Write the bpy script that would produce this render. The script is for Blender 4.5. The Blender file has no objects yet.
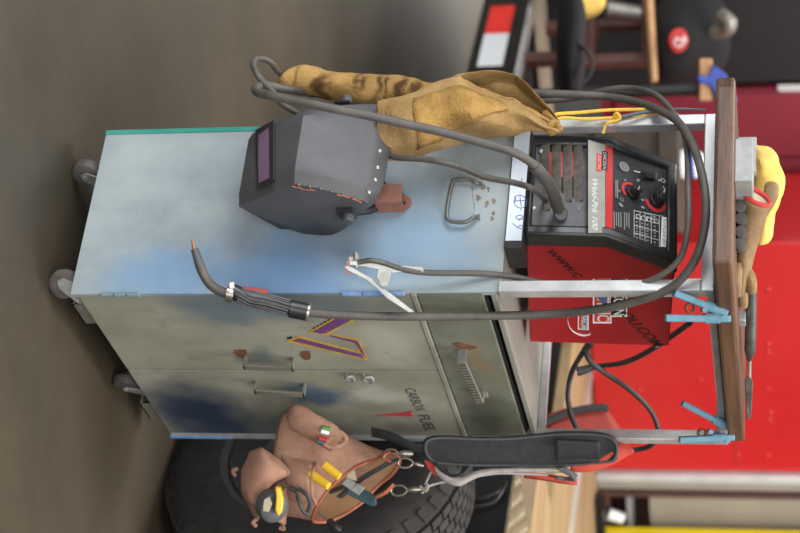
import bpy, bmesh, math, random
from mathutils import Vector, Matrix, noise
random.seed(7)
V = Vector
scene = bpy.context.scene
col = scene.collection
# ------------------------------------------------------------------ camera
AZ, PITCH, ROLL, F = 1.029, .2168, -.0087, 1822.2
CAM = V((-2.7694, -1.6163, 1.4249))
FW = V((math.sin(AZ)*math.cos(PITCH), math.cos(AZ)*math.cos(PITCH), -math.sin(PITCH)))
RT = V((math.cos(AZ), -math.sin(AZ), 0)); UP = RT.cross(FW)
c_, s_ = math.cos(ROLL), math.sin(ROLL)
RT, UP = c_*RT + s_*UP, -s_*RT + c_*UP
cd = bpy.data.cameras.new('camera'); cam = bpy.data.objects.new('camera', cd); col.objects.link(cam)
cd.sensor_fit = 'HORIZONTAL'; cd.sensor_width = 36; cd.lens = F*36/800; cd.clip_end = 60; cd.clip_start = .05
X_, Y_, Z_ = UP, -RT, -FW                       # the photograph lies on its side
cam.matrix_world = Matrix(((X_.x, Y_.x, Z_.x, CAM.x), (X_.y, Y_.y, Z_.y, CAM.y), (X_.z, Y_.z, Z_.z, CAM.z), (0, 0, 0, 1)))
cd.dof.use_dof = True; cd.dof.focus_distance = 3.36; cd.dof.aperture_fstop = 3.2
scene.camera = cam
scene.view_settings.view_transform = 'Standard'; scene.view_settings.look = 'None'
scene.view_settings.exposure = 0; scene.view_settings.gamma = 1
# measuring helpers: a place in the photo on a known plane -> a point in the room
def ray(x, y): return FW + RT*((y-266.5)/F) + UP*((x-400)/F)
def HP(x, y, p0, n):
    d = ray(x, y); return CAM + d*((p0-CAM).dot(n)/d.dot(n))
def AX(x, y, v): return HP(x, y, V((v, 0, 0)), V((1, 0, 0)))
def AY(x, y, v): return HP(x, y, V((0, v, 0)), V((0, 1, 0)))
def AZ_(x, y, v): return HP(x, y, V((0, 0, v)), V((0, 0, 1)))
def D(x, y, d): return CAM + ray(x, y)*d
def DS(l): return [D(*p) for p in l]
# ------------------------------------------------------------------ materials
def lin(c):
    o = []
    for v in c[:3]:
        v /= 255.; o.append(v/12.92 if v <= .04045 else ((v+.055)/1.055)**2.4)
    return (*o, 1)
def mat(name, c1, c2=None, rough=.5, metal=0., scale=12, bump=0., bscale=None, lo=.35, hi=.68, stretch=(1, 1, 1),
        patches=(), coat=0., emit=None, dirt=None, det=5, spec=.5, vor=False):
    m = bpy.data.materials.new(name); m.use_nodes = True; nt = m.node_tree; N = nt.nodes; L = nt.links
    b = N['Principled BSDF']; b.inputs['Roughness'].default_value = rough; b.inputs['Metallic'].default_value = metal
    b.inputs['Coat Weight'].default_value = coat; b.inputs['Specular IOR Level'].default_value = spec
    tc = N.new('ShaderNodeTexCoord'); mp = N.new('ShaderNodeMapping'); mp.inputs['Scale'].default_value = stretch
    L.new(tc.outputs['Object'], mp.inputs['Vector'])
    nz = N.new('ShaderNodeTexNoise'); nz.inputs['Scale'].default_value = scale; nz.inputs['Detail'].default_value = det
    nz.inputs['Roughness'].default_value = .62
    L.new(mp.outputs[0], nz.inputs['Vector'])
    cr = N.new('ShaderNodeValToRGB'); cr.color_ramp.elements[0].position = lo; cr.color_ramp.elements[1].position = hi
    cr.color_ramp.elements[0].color = lin(c1); cr.color_ramp.elements[1].color = lin(c2 or c1)
    L.new(nz.outputs['Fac'], cr.inputs['Fac']); out = cr.outputs['Color']
    def mix(fac, a, colr):
        mx = N.new('ShaderNodeMix'); mx.data_type = 'RGBA'; L.new(fac, mx.inputs[0]); L.new(a, mx.inputs[6])
        mx.inputs[7].default_value = lin(colr); return mx.outputs[2]
    if patches:
        n2 = N.new('ShaderNodeTexNoise'); n2.inputs['Scale'].default_value = 9; n2.inputs['Detail'].default_value = 6
        L.new(tc.outputs['Object'], n2.inputs['Vector'])
        sb = N.new('ShaderNodeVectorMath'); sb.operation = 'SUBTRACT'; L.new(n2.outputs['Color'], sb.inputs[0]); sb.inputs[1].default_value = (.5, .5, .5)
        sc = N.new('ShaderNodeVectorMath'); sc.operation = 'SCALE'; L.new(sb.outputs[0], sc.inputs[0]); sc.inputs['Scale'].default_value = .16
        ad = N.new('ShaderNodeVectorMath'); L.new(tc.outputs['Object'], ad.inputs[0]); L.new(sc.outputs[0], ad.inputs[1])
        for (ct, rd, cc, st) in patches:
            v1 = N.new('ShaderNodeVectorMath'); v1.operation = 'SUBTRACT'; L.new(ad.outputs[0], v1.inputs[0]); v1.inputs[1].default_value = ct
            v2 = N.new('ShaderNodeVectorMath'); v2.operation = 'DIVIDE'; L.new(v1.outputs[0], v2.inputs[0]); v2.inputs[1].default_value = rd
            v3 = N.new('ShaderNodeVectorMath'); v3.operation = 'LENGTH'; L.new(v2.outputs[0], v3.inputs[0])
            mr = N.new('ShaderNodeMapRange'); mr.interpolation_type = 'SMOOTHSTEP'; mr.inputs[1].default_value = 1.25; mr.inputs[2].default_value = .25
            mr.inputs[3].default_value = 0; mr.inputs[4].default_value = st; L.new(v3.outputs['Value'], mr.inputs[0])
            out = mix(mr.outputs[0], out, cc)
    if dirt:
        n3 = N.new('ShaderNodeTexNoise'); n3.inputs['Scale'].default_value = dirt[1]; n3.inputs['Detail'].default_value = 7; n3.inputs['Roughness'].default_value = .7
        L.new(tc.outputs['Object'], n3.inputs['Vector'])
        mr = N.new('ShaderNodeMapRange'); mr.inputs[1].default_value = dirt[2]; mr.inputs[2].default_value = dirt[2]+.14; mr.inputs[4].default_value = dirt[3]
        L.new(n3.outputs['Fac'], mr.inputs[0]); out = mix(mr.outputs[0], out, dirt[0])
    L.new(out, b.inputs['Base Color'])
    if bump:
        if vor:
            n4 = N.new('ShaderNodeTexVoronoi'); n4.inputs['Scale'].default_value = bscale or scale*4; src = n4.outputs['Distance']
        else:
            n4 = N.new('ShaderNodeTexNoise'); n4.inputs['Scale'].default_value = bscale or scale*4; n4.inputs['Detail'].default_value = 4; src = n4.outputs['Fac']
        L.new(mp.outputs[0], n4.inputs['Vector'])
        bp = N.new('ShaderNodeBump'); bp.inputs['Strength'].default_value = bump; bp.inputs['Distance'].default_value = .004
        L.new(src, bp.inputs['Height']); L.new(bp.outputs[0], b.inputs['Normal'])
    if emit:
        b.inputs['Emission Color'].default_value = lin(emit[0]); b.inputs['Emission Strength'].default_value = emit[1]
    return m
M = {}
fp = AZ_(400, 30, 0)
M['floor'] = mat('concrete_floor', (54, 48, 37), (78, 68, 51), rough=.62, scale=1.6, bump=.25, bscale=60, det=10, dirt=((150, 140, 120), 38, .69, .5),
    patches=[(tuple(fp), (1.9, 1.5, 3), (148, 128, 110), .85), (tuple(AZ_(60, 200, 0)), (1., .6, 3), (58, 54, 49), .6)])  # first patch puts the lit look of the far floor into the colour
M['wall'] = mat('dark_wall', (34, 27, 24), (48, 38, 32), rough=.9, scale=1.2)
M['side'] = mat('pale_steel_paint', (136, 147, 151), (165, 174, 176), rough=.42, scale=5, bump=.06, bscale=30, patches=[
    ((0, .03, .50), (.3, .12, .17), (92, 138, 188), .75), ((0, .04, .27), (.3, .08, .16), (104, 146, 188), .6),
    ((0, .10, .72), (.3, .12, .14), (130, 165, 195), .7), ((0, .2, .55), (.3, .2, .2), (136, 154, 174), .4),
    ((0, .30, .86), (.3, .2, .07), (176, 184, 184), .6)], dirt=((108, 112, 112), 26, .62, .35))
M['teal'] = mat('teal_edge', (40, 140, 122), (70, 150, 140), rough=.5, scale=20)
M['door'] = mat('worn_door_paint', (128, 128, 112), (158, 157, 142), rough=.48, scale=4.5, stretch=(1, 1, .6), bump=.05, bscale=40, patches=[
    ((.50, 0, .20), (.17, .3, .13), (28, 46, 74), .95), ((.575, 0, .38), (.09, .3, .2), (36, 54, 72), .6), ((.40, 0, .46), (.06, .3, .09), (44, 76, 102), .85),
    ((.05, 0, .37), (.10, .3, .12), (70, 94, 112), .7), ((.04, 0, .55), (.06, .3, .16), (66, 96, 120), .5), ((.24, 0, .40), (.05, .3, .05), (70, 92, 96), .6),
    ((.20, 0, .66), (.1, .3, .07), (175, 176, 162), .6), ((.40, 0, .60), (.05, .3, .1), (170, 170, 160), .7),
    ((.57, 0, .62), (.05, .3, .08), (88, 88, 80), .6)],
    dirt=((98, 100, 90), 11, .56, .5))
M['drawer'] = mat('grimy_drawer_paint', (96, 99, 86), (124, 127, 112), rough=.5, scale=7, patches=[
    ((.50, 0, .80), (.12, .3, .07), (62, 63, 56), .8), ((.25, 0, .83), (.10, .3, .03), (140, 100, 60), .35)], dirt=((78, 80, 70), 14, .56, .6))
M['darkgap'] = mat('dark_steel_inside', (28, 27, 25), rough=.8)
M['tray'] = mat('tray_steel', (140, 140, 132), (160, 158, 148), rough=.6, scale=6, stretch=(.3, 3, 1), metal=.3)
M['steel'] = mat('bare_steel', (172, 172, 172), (208, 208, 208), rough=.32, metal=.45, scale=14, dirt=((112, 100, 90), 9, .62, .6))
M['zinc'] = mat('zinc_plate', (140, 141, 138), (172, 172, 168), rough=.38, metal=.4, scale=30)
M['dull'] = mat('dull_handle_steel', (134, 132, 122), (160, 156, 146), rough=.45, metal=.5, scale=30, dirt=((122, 80, 52), 40, .60, .7))
M['wire'] = mat('dark_wire_steel', (98, 98, 94), (128, 126, 120), rough=.4, metal=.4, scale=40)
M['scuff'] = mat('scuff', (112, 100, 92), (138, 124, 112), rough=.7, scale=90)
M['rust'] = mat('rust', (92, 54, 34), (126, 82, 54), rough=.85, scale=40)
M['rustpink'] = mat('rusty_bracket_paint', (138, 92, 80), (160, 110, 96), rough=.7, scale=30, bump=.1, dirt=((96, 60, 48), 40, .58, .7))
M['hingeblue'] = mat('blue_hinge', (94, 134, 190), (140, 170, 210), rough=.4, scale=25)  # bluer tone for some of the hinges
M['hingedark'] = mat('hinge_paint', (100, 122, 128), (132, 146, 148), rough=.45, scale=25)
M['casterrubber'] = mat('caster_rubber', (74, 68, 66), (98, 90, 84), rough=.7, scale=40)
M['purple'] = mat('purple_paint', (92, 58, 108), (110, 72, 122), rough=.5, scale=40)
M['yellowline'] = mat('yellow_line', (172, 140, 30), (196, 160, 44), rough=.6, scale=60)
M['stencil'] = mat('black_stencil_paint', (62, 68, 66), rough=.7)
M['redpaint'] = mat('red_spray_paint', (190, 52, 66), rough=.6)
M['white'] = mat('white_sticker', (226, 228, 230), (238, 238, 238), rough=.5, scale=20)
M['whitetag'] = mat('white_label', (206, 216, 228), (222, 230, 238), rough=.4, scale=20)
M['bluepen'] = mat('blue_pen', (72, 92, 140), rough=.6)
M['blackmetal'] = mat('black_metal', (30, 30, 31), (42, 42, 42), rough=.45, scale=30)
M['blackplastic'] = mat('black_plastic', (34, 34, 35), (46, 46, 46), rough=.36, scale=50, bump=.05, bscale=400)
M['panelblack'] = mat('control_panel_black', (38, 38, 40), (48, 47, 48), rough=.5, scale=40)
M['slat'] = mat('dusty_louvre', (80, 75, 68), (112, 104, 94), rough=.7, scale=70)
M['gunmetal'] = mat('dark_grey_plastic', (72, 73, 76), (86, 87, 90), rough=.5, scale=40)
M['wred'] = mat('welder_red_paint', (146, 22, 30), (164, 30, 38), rough=.42, scale=8, dirt=((120, 30, 34), 30, .64, .5))
M['stripe'] = mat('red_stripe', (196, 50, 50), rough=.45)
M['greypanel'] = mat('grey_label', (146, 144, 138), (160, 158, 150), rough=.45, scale=40)
M['ink'] = mat('white_ink', (205, 205, 200), rough=.5)
M['inkdim'] = mat('grey_ink', (140, 140, 136), rough=.5)
M['blackink'] = mat('black_ink', (26, 24, 24), rough=.6)
M['helmet'] = mat('helmet_shell', (74, 74, 77), (86, 86, 88), rough=.52, scale=10, bump=.12, bscale=220, dirt=((104, 102, 98), 90, .68, .4))
M['helmetdark'] = mat('helmet_dark', (40, 40, 42), rough=.45)
M['lens'] = mat('purple_lens', (110, 84, 110), (122, 94, 120), rough=.12, scale=3, coat=.5)
M['rivet'] = mat('rivet_metal', (180, 180, 178), rough=.35, metal=.6)
M['darkrivet'] = mat('dark_rivet', (96, 94, 94), rough=.4, metal=.4)
M['orangepen'] = mat('orange_mark', (205, 120, 80), rough=.7)
M['cable'] = mat('cable_rubber', (76, 72, 68), (96, 91, 85), rough=.55, scale=20, bump=.1, bscale=80)
M['cableblk'] = mat('black_cord', (34, 33, 33), (46, 45, 44), rough=.5, scale=20)
M['suede'] = mat('yellow_suede', (150, 120, 76), (184, 152, 104), rough=.95, scale=11, bump=.7, bscale=170, spec=.15, dirt=((120, 86, 40), 15, .58, .5))
M['suede2'] = mat('golden_suede_patch', (156, 120, 66), (188, 150, 90), rough=.95, scale=30, bump=.9, bscale=190, spec=.15)
GO = D(360, 90, 3.47)
M['suedeband'] = mat('scorched_suede', (148, 116, 66), (182, 146, 92), rough=.95, scale=11, bump=.6, bscale=150, spec=.15, dirt=((110, 76, 40), 20, .58, .6), patches=[(tuple(D(x, y, 3.44)-GO), (.05, .05, r), (66, 42, 26), .85) for x, y, r in ((367, 78, .011), (377, 77, .009), (396, 79, .011), (410, 82, .012), (352, 68, .006), (330, 92, .012), (300, 66, .008))])
M['cordy'] = mat('yellow_cord', (222, 176, 52), (240, 200, 90), rough=.8, scale=200)
M['pencil'] = mat('grey_rod', (78, 88, 98), rough=.5)
M['clampblue'] = mat('blue_clamp_paint', (78, 124, 146), (100, 146, 164), rough=.45, scale=40, dirt=((108, 96, 84), 40, .62, .6))
M['board'] = mat('worn_brown_board', (72, 49, 37), (112, 82, 60), rough=.5, scale=9, stretch=(.3, .5, 6), bump=.15, bscale=50, dirt=((70, 48, 38), 16, .56, .6))
M['greyblock'] = mat('grey_block', (138, 140, 140), (158, 158, 156), rough=.5, scale=40, metal=.3)
M['yellowrag'] = mat('yellow_cloth', (206, 172, 84), (222, 188, 104), rough=.9, scale=14, bump=.3, bscale=60, dirt=((188, 150, 62), 14, .62, .6))
M['glove'] = mat('brown_leather_glove', (110, 86, 58), (146, 118, 80), rough=.8, scale=14, bump=.4, bscale=70, dirt=((74, 60, 44), 22, .56, .7))
M['redtrim'] = mat('red_piping', (176, 44, 44), rough=.7)
M['glovelining'] = mat('pale_lining', (176, 164, 140), rough=.9)
M['glovedark'] = mat('dark_grey_glove', (66, 62, 60), (82, 77, 73), rough=.8, scale=40)
M['toolsteel'] = mat('dark_tool_steel', (70, 68, 66), (108, 104, 98), rough=.45, metal=.4, scale=24)
M['canvas'] = mat('tan_canvas', (144, 108, 90), (168, 132, 112), rough=.92, scale=16, bump=.35, bscale=300, spec=.2, dirt=((122, 88, 70), 13, .58, .5))
M['canvasin'] = mat('tan_lining', (150, 116, 82), (166, 130, 94), rough=.95, scale=16)
M['rim'] = mat('orange_leather_rim', (138, 70, 46), (164, 92, 62), rough=.6, scale=40)
M['yplastic'] = mat('yellow_grip', (230, 186, 40), (238, 196, 60), rough=.42, scale=20)
M['tealdark'] = mat('dark_teal_grip', (44, 70, 78), (58, 84, 92), rough=.45, scale=20)
M['green'] = mat('green_plastic', (86, 140, 70), rough=.5)
M['pad'] = mat('black_webbing_pad', (36, 36, 38), (47, 47, 49), rough=.85, scale=60, bump=.4, bscale=500)
M['padrim'] = mat('pad_piping', (72, 72, 74), rough=.8)
M['redfabric'] = mat('orange_red_fabric', (170, 58, 42), (188, 70, 52), rough=.8, scale=30)
M['greyweb'] = mat('grey_webbing', (146, 140, 136), (168, 162, 156), rough=.85, scale=60)
M['nickel'] = mat('nickel', (150, 143, 132), (176, 168, 156), rough=.3, metal=.8, scale=30)
M['tire'] = mat('tire_rubber', (40, 38, 37), (54, 52, 50), rough=.75, scale=20, bump=.15, bscale=60)
M['deckwood'] = mat('deck_planks', (142, 118, 84), (172, 146, 108), rough=.7, scale=3, stretch=(5, .5, 5), dirt=((150, 120, 84), 6, .6, .5))
M['plate'] = mat('diamond_plate', (128, 118, 98), (158, 146, 122), rough=.38, metal=.5, scale=50)
M['blackpaint'] = mat('black_gloss_paint', (16, 15, 15), (22, 21, 21), rough=.4, scale=20)
M['tapered'] = mat('red_reflector', (222, 40, 34), (232, 56, 44), rough=.4, scale=20)
M['tapewhite'] = mat('white_reflector', (226, 228, 230), rough=.4)
M['bgred'] = mat('red_gloss_paint', (172, 26, 29), (184, 34, 34), rough=.3, scale=1.5, coat=.2)
M['crimson'] = mat('crimson_paint', (118, 24, 40), (130, 30, 46), rough=.5, scale=3)
M['alutrim'] = mat('aluminium_trim', (188, 188, 186), (208, 208, 206), rough=.32, metal=.3, scale=8)
M['greysheet'] = mat('grey_sheet', (140, 134, 122), (156, 148, 134), rough=.5, scale=2)
M['yellowpost'] = mat('yellow_paint', (236, 206, 20), rough=.5)
M['brownframe'] = mat('brown_frame', (72, 42, 35), (86, 52, 43), rough=.6, scale=10)
M['stick'] = mat('old_wood', (158, 118, 82), (178, 138, 98), rough=.8, scale=10, stretch=(1, 4, 4))
M['paleplank'] = mat('weathered_plank', (158, 142, 122), (182, 166, 144), rough=.8, scale=10)
M['crate'] = mat('dark_crate_wood', (50, 42, 34), (66, 55, 44), rough=.8, scale=8)
M['blue'] = mat('blue_tape', (40, 62, 140), (52, 76, 160), rough=.6, scale=10)
M['blackfabric'] = mat('black_fabric', (22, 21, 22), (30, 28, 29), rough=.9, scale=8)
M['redbag'] = mat('red_bag_fabric', (124, 42, 34), (142, 52, 42), rough=.85, scale=20, bump=.2, bscale=200)
M['trigger'] = mat('trigger_red', (138, 48, 42), (150, 56, 48), rough=.45, scale=30)
M['copper'] = mat('contact_tip', (166, 128, 100), rough=.4, metal=.5)
# ------------------------------------------------------------------ object helpers
MW = {}
def tag(o, label, cat, group=None, kind=None):
    if label: o['label'] = label
    if cat: o['category'] = cat
    if group: o['group'] = group
    if kind: o['kind'] = kind
    return o
def thing(name, label, cat, loc=(0, 0, 0), mw=None, group=None):
    o = bpy.data.objects.new(name, None); col.objects.link(o); o.empty_display_size = .05
    m = mw.copy() if mw else Matrix.Translation(V(loc)); o.matrix_world = m; MW[o] = m
    return tag(o, label, cat, group)
def obj(name, bm, m, parent=None, smooth=True, bevel=0, label=None, sub=0, solid=0, angle=40):
    bmesh.ops.recalc_face_normals(bm, faces=bm.faces)
    if parent is None:
        zs = [v.co for v in bm.verts]; n = len(zs)
        c = sum(zs, V())/n; c.z = min(v.z for v in zs); mw = Matrix.Translation(c)
    else: mw = MW[parent]
    bm.transform(mw.inverted())
    me = bpy.data.meshes.new(name); bm.to_mesh(me); bm.free()
    o = bpy.data.objects.new(name, me); col.objects.link(o)
    for x in (m if isinstance(m, (list, tuple)) else [m]): me.materials.append(M[x])
    MW[o] = mw
    if parent is None: o.matrix_world = mw
    else: o.parent = parent
    if smooth:
        me.polygons.foreach_set('use_smooth', [True]*len(me.polygons))
        try: me.set_sharp_from_angle(angle=math.radians(angle))
        except Exception: pass
    if solid:
        md = o.modifiers.new('s', 'SOLIDIFY'); md.thickness = solid; md.offset = 0
    if bevel:
        md = o.modifiers.new('b', 'BEVEL'); md.width = bevel; md.segments = 2; md.limit_method = 'ANGLE'; md.angle_limit = math.radians(35)
    if sub:
        md = o.modifiers.new('u', 'SUBSURF'); md.levels = sub; md.render_levels = sub
    if label: o['label'] = label
    return o
def B(): return bmesh.new()
def face(bm, pts, mi=0):
    f = bm.faces.new([bm.verts.new(p) for p in pts]); f.material_index = mi; return f
def hexa(bm, a, b):      # two matching rings of points
    va = [bm.verts.new(p) for p in a]; vb = [bm.verts.new(p) for p in b]; n = len(a)
    bm.faces.new(va); bm.faces.new(vb[::-1])
    for i in range(n): bm.faces.new((va[i], vb[i], vb[(i+1) % n], va[(i+1) % n]))
def prism(bm, pts, vec): vec = V(vec); hexa(bm, pts, [V(p)+vec for p in pts])
def box(bm, x0, x1, y0, y1, z0, z1, mw=None):
    a = [V((x0, y0, z0)), V((x1, y0, z0)), V((x1, y1, z0)), V((x0, y1, z0))]
    b = [p+V((0, 0, z1-z0)) for p in a]
    if mw: a = [mw@p for p in a]; b = [mw@p for p in b]
    hexa(bm, a, b)
def obox(bm, c, ax, ay, az):   # centre and three half vectors
    a = [c-ax-ay-az, c+ax-ay-az, c+ax+ay-az, c-ax+ay-az]; hexa(bm, a, [p+az*2 for p in a])
def frame(d):
    d = d.normalized(); u = d.cross(V((0, 0, 1)))
    if u.length < .05: u = d.cross(V((1, 0, 0)))
    u.normalize(); return u, d.cross(u)
def smoothpts(pts, n=8, closed=False):
    P = [V(p) for p in pts]; out = []; k = len(P)
    for i in range(k if closed else k-1):
        g = lambda j: P[j % k] if closed else P[max(0, min(k-1, j))]
        p0, p1, p2, p3 = g(i-1), g(i), g(i+1), g(i+2)
        for j in range(n):
            t = j/n; out.append(.5*((2*p1)+(p2-p0)*t+(2*p0-5*p1+4*p2-p3)*t*t+(3*p1-p0-3*p2+p3)*t**3))
    if not closed: out.append(P[-1])
    return out
def tube(bm, pts, r, n=10, closed=False, sm=8, flat=1., caps=True):
    P = smoothpts(pts, sm, closed) if sm else [V(p) for p in pts]; k = len(P)
    rr = r if callable(r) else (lambda t: r)
    u = None; rings = []
    for i, p in enumerate(P):
        a = P[(i-1) % k] if closed or i else p; b = P[(i+1) % k] if closed or i < k-1 else p
        d = (b-a)
        if d.length < 1e-9: d = V((0, 0, 1))
        d.normalize()
        if u is None: u, w = frame(d)
        else:
            u = u-d*u.dot(d); u.normalize(); w = d.cross(u)
        R = rr(i/max(1, k-1))
        rings.append([bm.verts.new(p+u*math.cos(2*math.pi*j/n)*R+w*math.sin(2*math.pi*j/n)*R*flat) for j in range(n)])
    for i in range(k if closed else k-1):
        a, b = rings[i], rings[(i+1) % k]
        for j in range(n): bm.faces.new((a[j], a[(j+1) % n], b[(j+1) % n], b[j]))
    if not closed and caps: bm.faces.new(rings[0][::-1]); bm.faces.new(rings[-1])
def cyl(bm, p0, p1, r0, r1=None, n=20):
    p0, p1 = V(p0), V(p1); r1 = r0 if r1 is None else r1; u, w = frame(p1-p0)
    hexa(bm, [p0+u*math.cos(2*math.pi*j/n)*r0+w*math.sin(2*math.pi*j/n)*r0 for j in range(n)],
         [p1+u*math.cos(2*math.pi*j/n)*r1+w*math.sin(2*math.pi*j/n)*r1 for j in range(n)])
def lathe(bm, p, axis, prof, n=32):   # prof: (along, radius); closed loop profile
    axis = axis.normalized(); u, w = frame(axis); k = len(prof)
    rings = [[bm.verts.new(p+axis*a+(u*math.cos(2*math.pi*j/n)+w*math.sin(2*math.pi*j/n))*r) for j in range(n)] for a, r in prof]
    for i in range(k):
        a, b = rings[i], rings[(i+1) % k]
        for j in range(n): bm.faces.new((a[j], a[(j+1) % n], b[(j+1) % n], b[j]))
def dome(bm, p, nrm, r, h=None, n=10):
    nrm = nrm.normalized(); u, w = frame(nrm); h = h or r*.6; prev = None
    for a in (0, .5, 1.0):
        ring = [bm.verts.new(p+nrm*h*math.sin(a*1.3)+(u*math.cos(2*math.pi*j/n)+w*math.sin(2*math.pi*j/n))*r*math.cos(a*1.3)) for j in range(n)]
        if prev:
            for j in range(n): bm.faces.new((prev[j], prev[(j+1) % n], ring[(j+1) % n], ring[j]))
        prev = ring
    bm.faces.new(prev)
def loft(bm, rows, closed=True, caps=True):
    R = [[bm.verts.new(p) for p in r] for r in rows]; n = len(R[0])
    for a, b in zip(R, R[1:]):
        for j in range(n if closed else n-1): bm.faces.new((a[j], a[(j+1) % n], b[(j+1) % n], b[j]))
    if caps and closed: bm.faces.new(R[0][::-1]); bm.faces.new(R[-1])
    return R
def wob(bm, amp, sc, seed=0):
    for v in bm.verts: v.co += noise.noise_vector(v.co*sc+V((seed, seed*.7, 0)))*amp
def sqtube(bm, a, b, h=.0095): 
    a, b = V(a), V(b); d = (b-a).normalized()
    u = V((1, 0, 0)) if abs(d.x) < .7 else V((0, 1, 0)); u = (u-d*u.dot(d)).normalized(); w = d.cross(u)
    q = [u*h+w*h, u*h-w*h, -u*h-w*h, -u*h+w*h]; hexa(bm, [a+x for x in q], [b+x for x in q])
def text(name, body, p0, p1, nrm, mt, parent, hs=1.0, shear=0, lift=.0008, bold=0):
    """letters from p0 to p1 lying on a surface with normal nrm; hs scales the height"""
    cu = bpy.data.curves.new(name, 'FONT'); cu.body = body; cu.size = 1; cu.extrude = .0; cu.shear = shear; cu.offset = bold
    t = bpy.data.objects.new(name, cu); col.objects.link(t)
    dg = bpy.context.evaluated_depsgraph_get(); me = bpy.data.meshes.new_from_object(t.evaluated_get(dg))
    bpy.data.objects.remove(t)
    bm = B(); bm.from_mesh(me); bpy.data.meshes.remove(me)
    xs = [v.co.x for v in bm.verts]; x0, w = min(xs), max(xs)-min(xs)
    r = (p1-p0); k = r.length/w; r.normalize(); nrm = nrm.normalized(); u = nrm.cross(r)
    for v in bm.verts: v.co = p0+r*((v.co.x-x0)*k)+u*(v.co.y*k*hs)+nrm*lift
    return obj(name, bm, mt, parent, smooth=False)
def decal(name, pts, nrm, mt, parent, t=.0006, lift=.0002):
    bm = B(); nrm = nrm.normalized(); prism(bm, [V(p)+nrm*lift for p in pts], nrm*t); return obj(name, bm, mt, parent, smooth=False)
# ------------------------------------------------------------------ setting
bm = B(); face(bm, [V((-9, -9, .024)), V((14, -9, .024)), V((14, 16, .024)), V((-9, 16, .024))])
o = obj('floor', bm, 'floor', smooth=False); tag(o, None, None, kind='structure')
FZ = .024
T = V((math.sin(math.radians(20)), math.cos(math.radians(20)), 0)); NN = V((T.y, -T.x, 0)); ZZ = V((0, 0, 1))
def TR(s, n, z): return T*s+NN*n+ZZ*z
bm = B(); hexa(bm, [TR(-9, 4.0, 0), TR(13, 4.0, 0), TR(13, 4.2, 0), TR(-9, 4.2, 0)], [TR(-9, 4.0, 4.5), TR(13, 4.0, 4.5), TR(13, 4.2, 4.5), TR(-9, 4.2, 4.5)])
o = obj('wall_back', bm, 'wall', smooth=False); tag(o, None, None, kind='structure')
# ------------------------------------------------------------------ cart
W, DP, Z0, ZD, ZT = .605, .366, .085, .885, 1.277
cart = thing('tool_cart', 'worn painted steel welding cart with two doors, a drawer and an open tube frame above', 'cart', (0, 0, 0))
bm = B(); box(bm, .004, W, .006, DP-.002, .1, ZD-.012); obj('body', bm, 'darkgap', cart, smooth=False, bevel=.001)
bm = B()
a = [V((0, -.002, Z0)), V((0, DP, Z0)), V((0, DP, .902)), V((0, -.002, .902))]
prism(bm, a, (.0035, 0, 0)); box(bm, 0, .012, -.004, -.001, Z0, .902)
obj('side_panel', bm, 'side', cart, smooth=False, bevel=.001)
bm = B(); box(bm, -.0015, .012, DP-.006, DP+.004, Z0, .902); obj('edge_strip', bm, 'teal', cart, smooth=False, label='teal painted rear edge strip')
bm = B(); box(bm, W-.004, W, -.001, DP, .1, ZD); obj('end_panel', bm, 'door', cart, smooth=False)
bm = B(); box(bm, .002, W, 0, DP, ZD-.004, ZD+.006); obj('top_tray', bm, 'tray', cart, smooth=False, bevel=.001)
bm = B(); box(bm, .012, W-.012, .012, DP-.012, .0985, .1035); obj('bottom_rail', bm, 'dull', cart, smooth=False)
doorL = B(); box(doorL, .003, .2965, -.006, .004, .1, .737); doorL = obj('door', doorL, 'door', cart, smooth=False, bevel=.0015, label='left door with the painted purple letter')
doorR = B(); box(doorR, .3020, W-.003, -.006, .004, .1, .737); doorR = obj('door', doorR, 'door', cart, smooth=False, bevel=.0015, label='right door with black stencilled writing and a dark blue lower corner')
drw = B(); box(drw, .003, W-.006, -.005, .004, .749, .868); drw = obj('drawer', drw, 'drawer', cart, smooth=False, bevel=.0015)
bm = B(); box(bm, .003, W-.002, -.008, .003, .738, .747); obj('drawer_rail', bm, 'door', cart, smooth=False, bevel=.001)
NY = V((0, -1, 0)); YF = -.0062
# hinges on the corners
def hinge(x0, x1, y, X, m):
    za = AY(x0, y, -.004).z; zb = AY(x1, y, -.004).z
    bm = B(); k = 3
    for i in range(k): cyl(bm, V((X, -.006, za+(zb-za)*i/k+.001)), V((X, -.006, za+(zb-za)*(i+1)/k-.001)), .005, n=12)
    obj('hinge', bm, m, cart)
hinge(100, 138, 291, .0, 'hingedark'); hinge(341, 404, 290, .0, 'hingeblue')
hinge(172, 232, 437, W, 'hingeblue'); hinge(402, 432, 440, W, 'hingedark')
# strap handles on the doors
def strap(parent, pa, pb, m, w=.0085, out=.024):
    bm = B(); a, b = V(pa), V(pb); d = (b-a).normalized(); s = d.cross(NY).normalized()
    t = .0022
    for p, q in ((a+NY*0, a+NY*out), (b+NY*0, b+NY*out)):
        obox(bm, (p+q)/2, d*t, s*w, NY*(out/2))
    obox(bm, (a+b)/2+NY*(out-t), d*((b-a).length/2+t), s*w, NY*t)
    return obj('handle', bm, m, parent, smooth=False, bevel=.0008)
strap(doorL, AY(246, 357, YF), AY(294, 359, YF), 'dull'); strap(doorR, AY(257, 382, YF), AY(305, 385, YF), 'dull')
for (x, y, w, h) in ((241, 353, 9, 5), (306, 355, 7, 6)):
    pts = [AY(x+w*math.cos(k*.785)*(.7+.4*((k*7) % 3)/3), y+h*math.sin(k*.785)*(.7+.4*((k*5) % 3)/3), YF) for k in range(8)]
    decal('burn_mark', pts, NY, 'rust', doorL)
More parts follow.
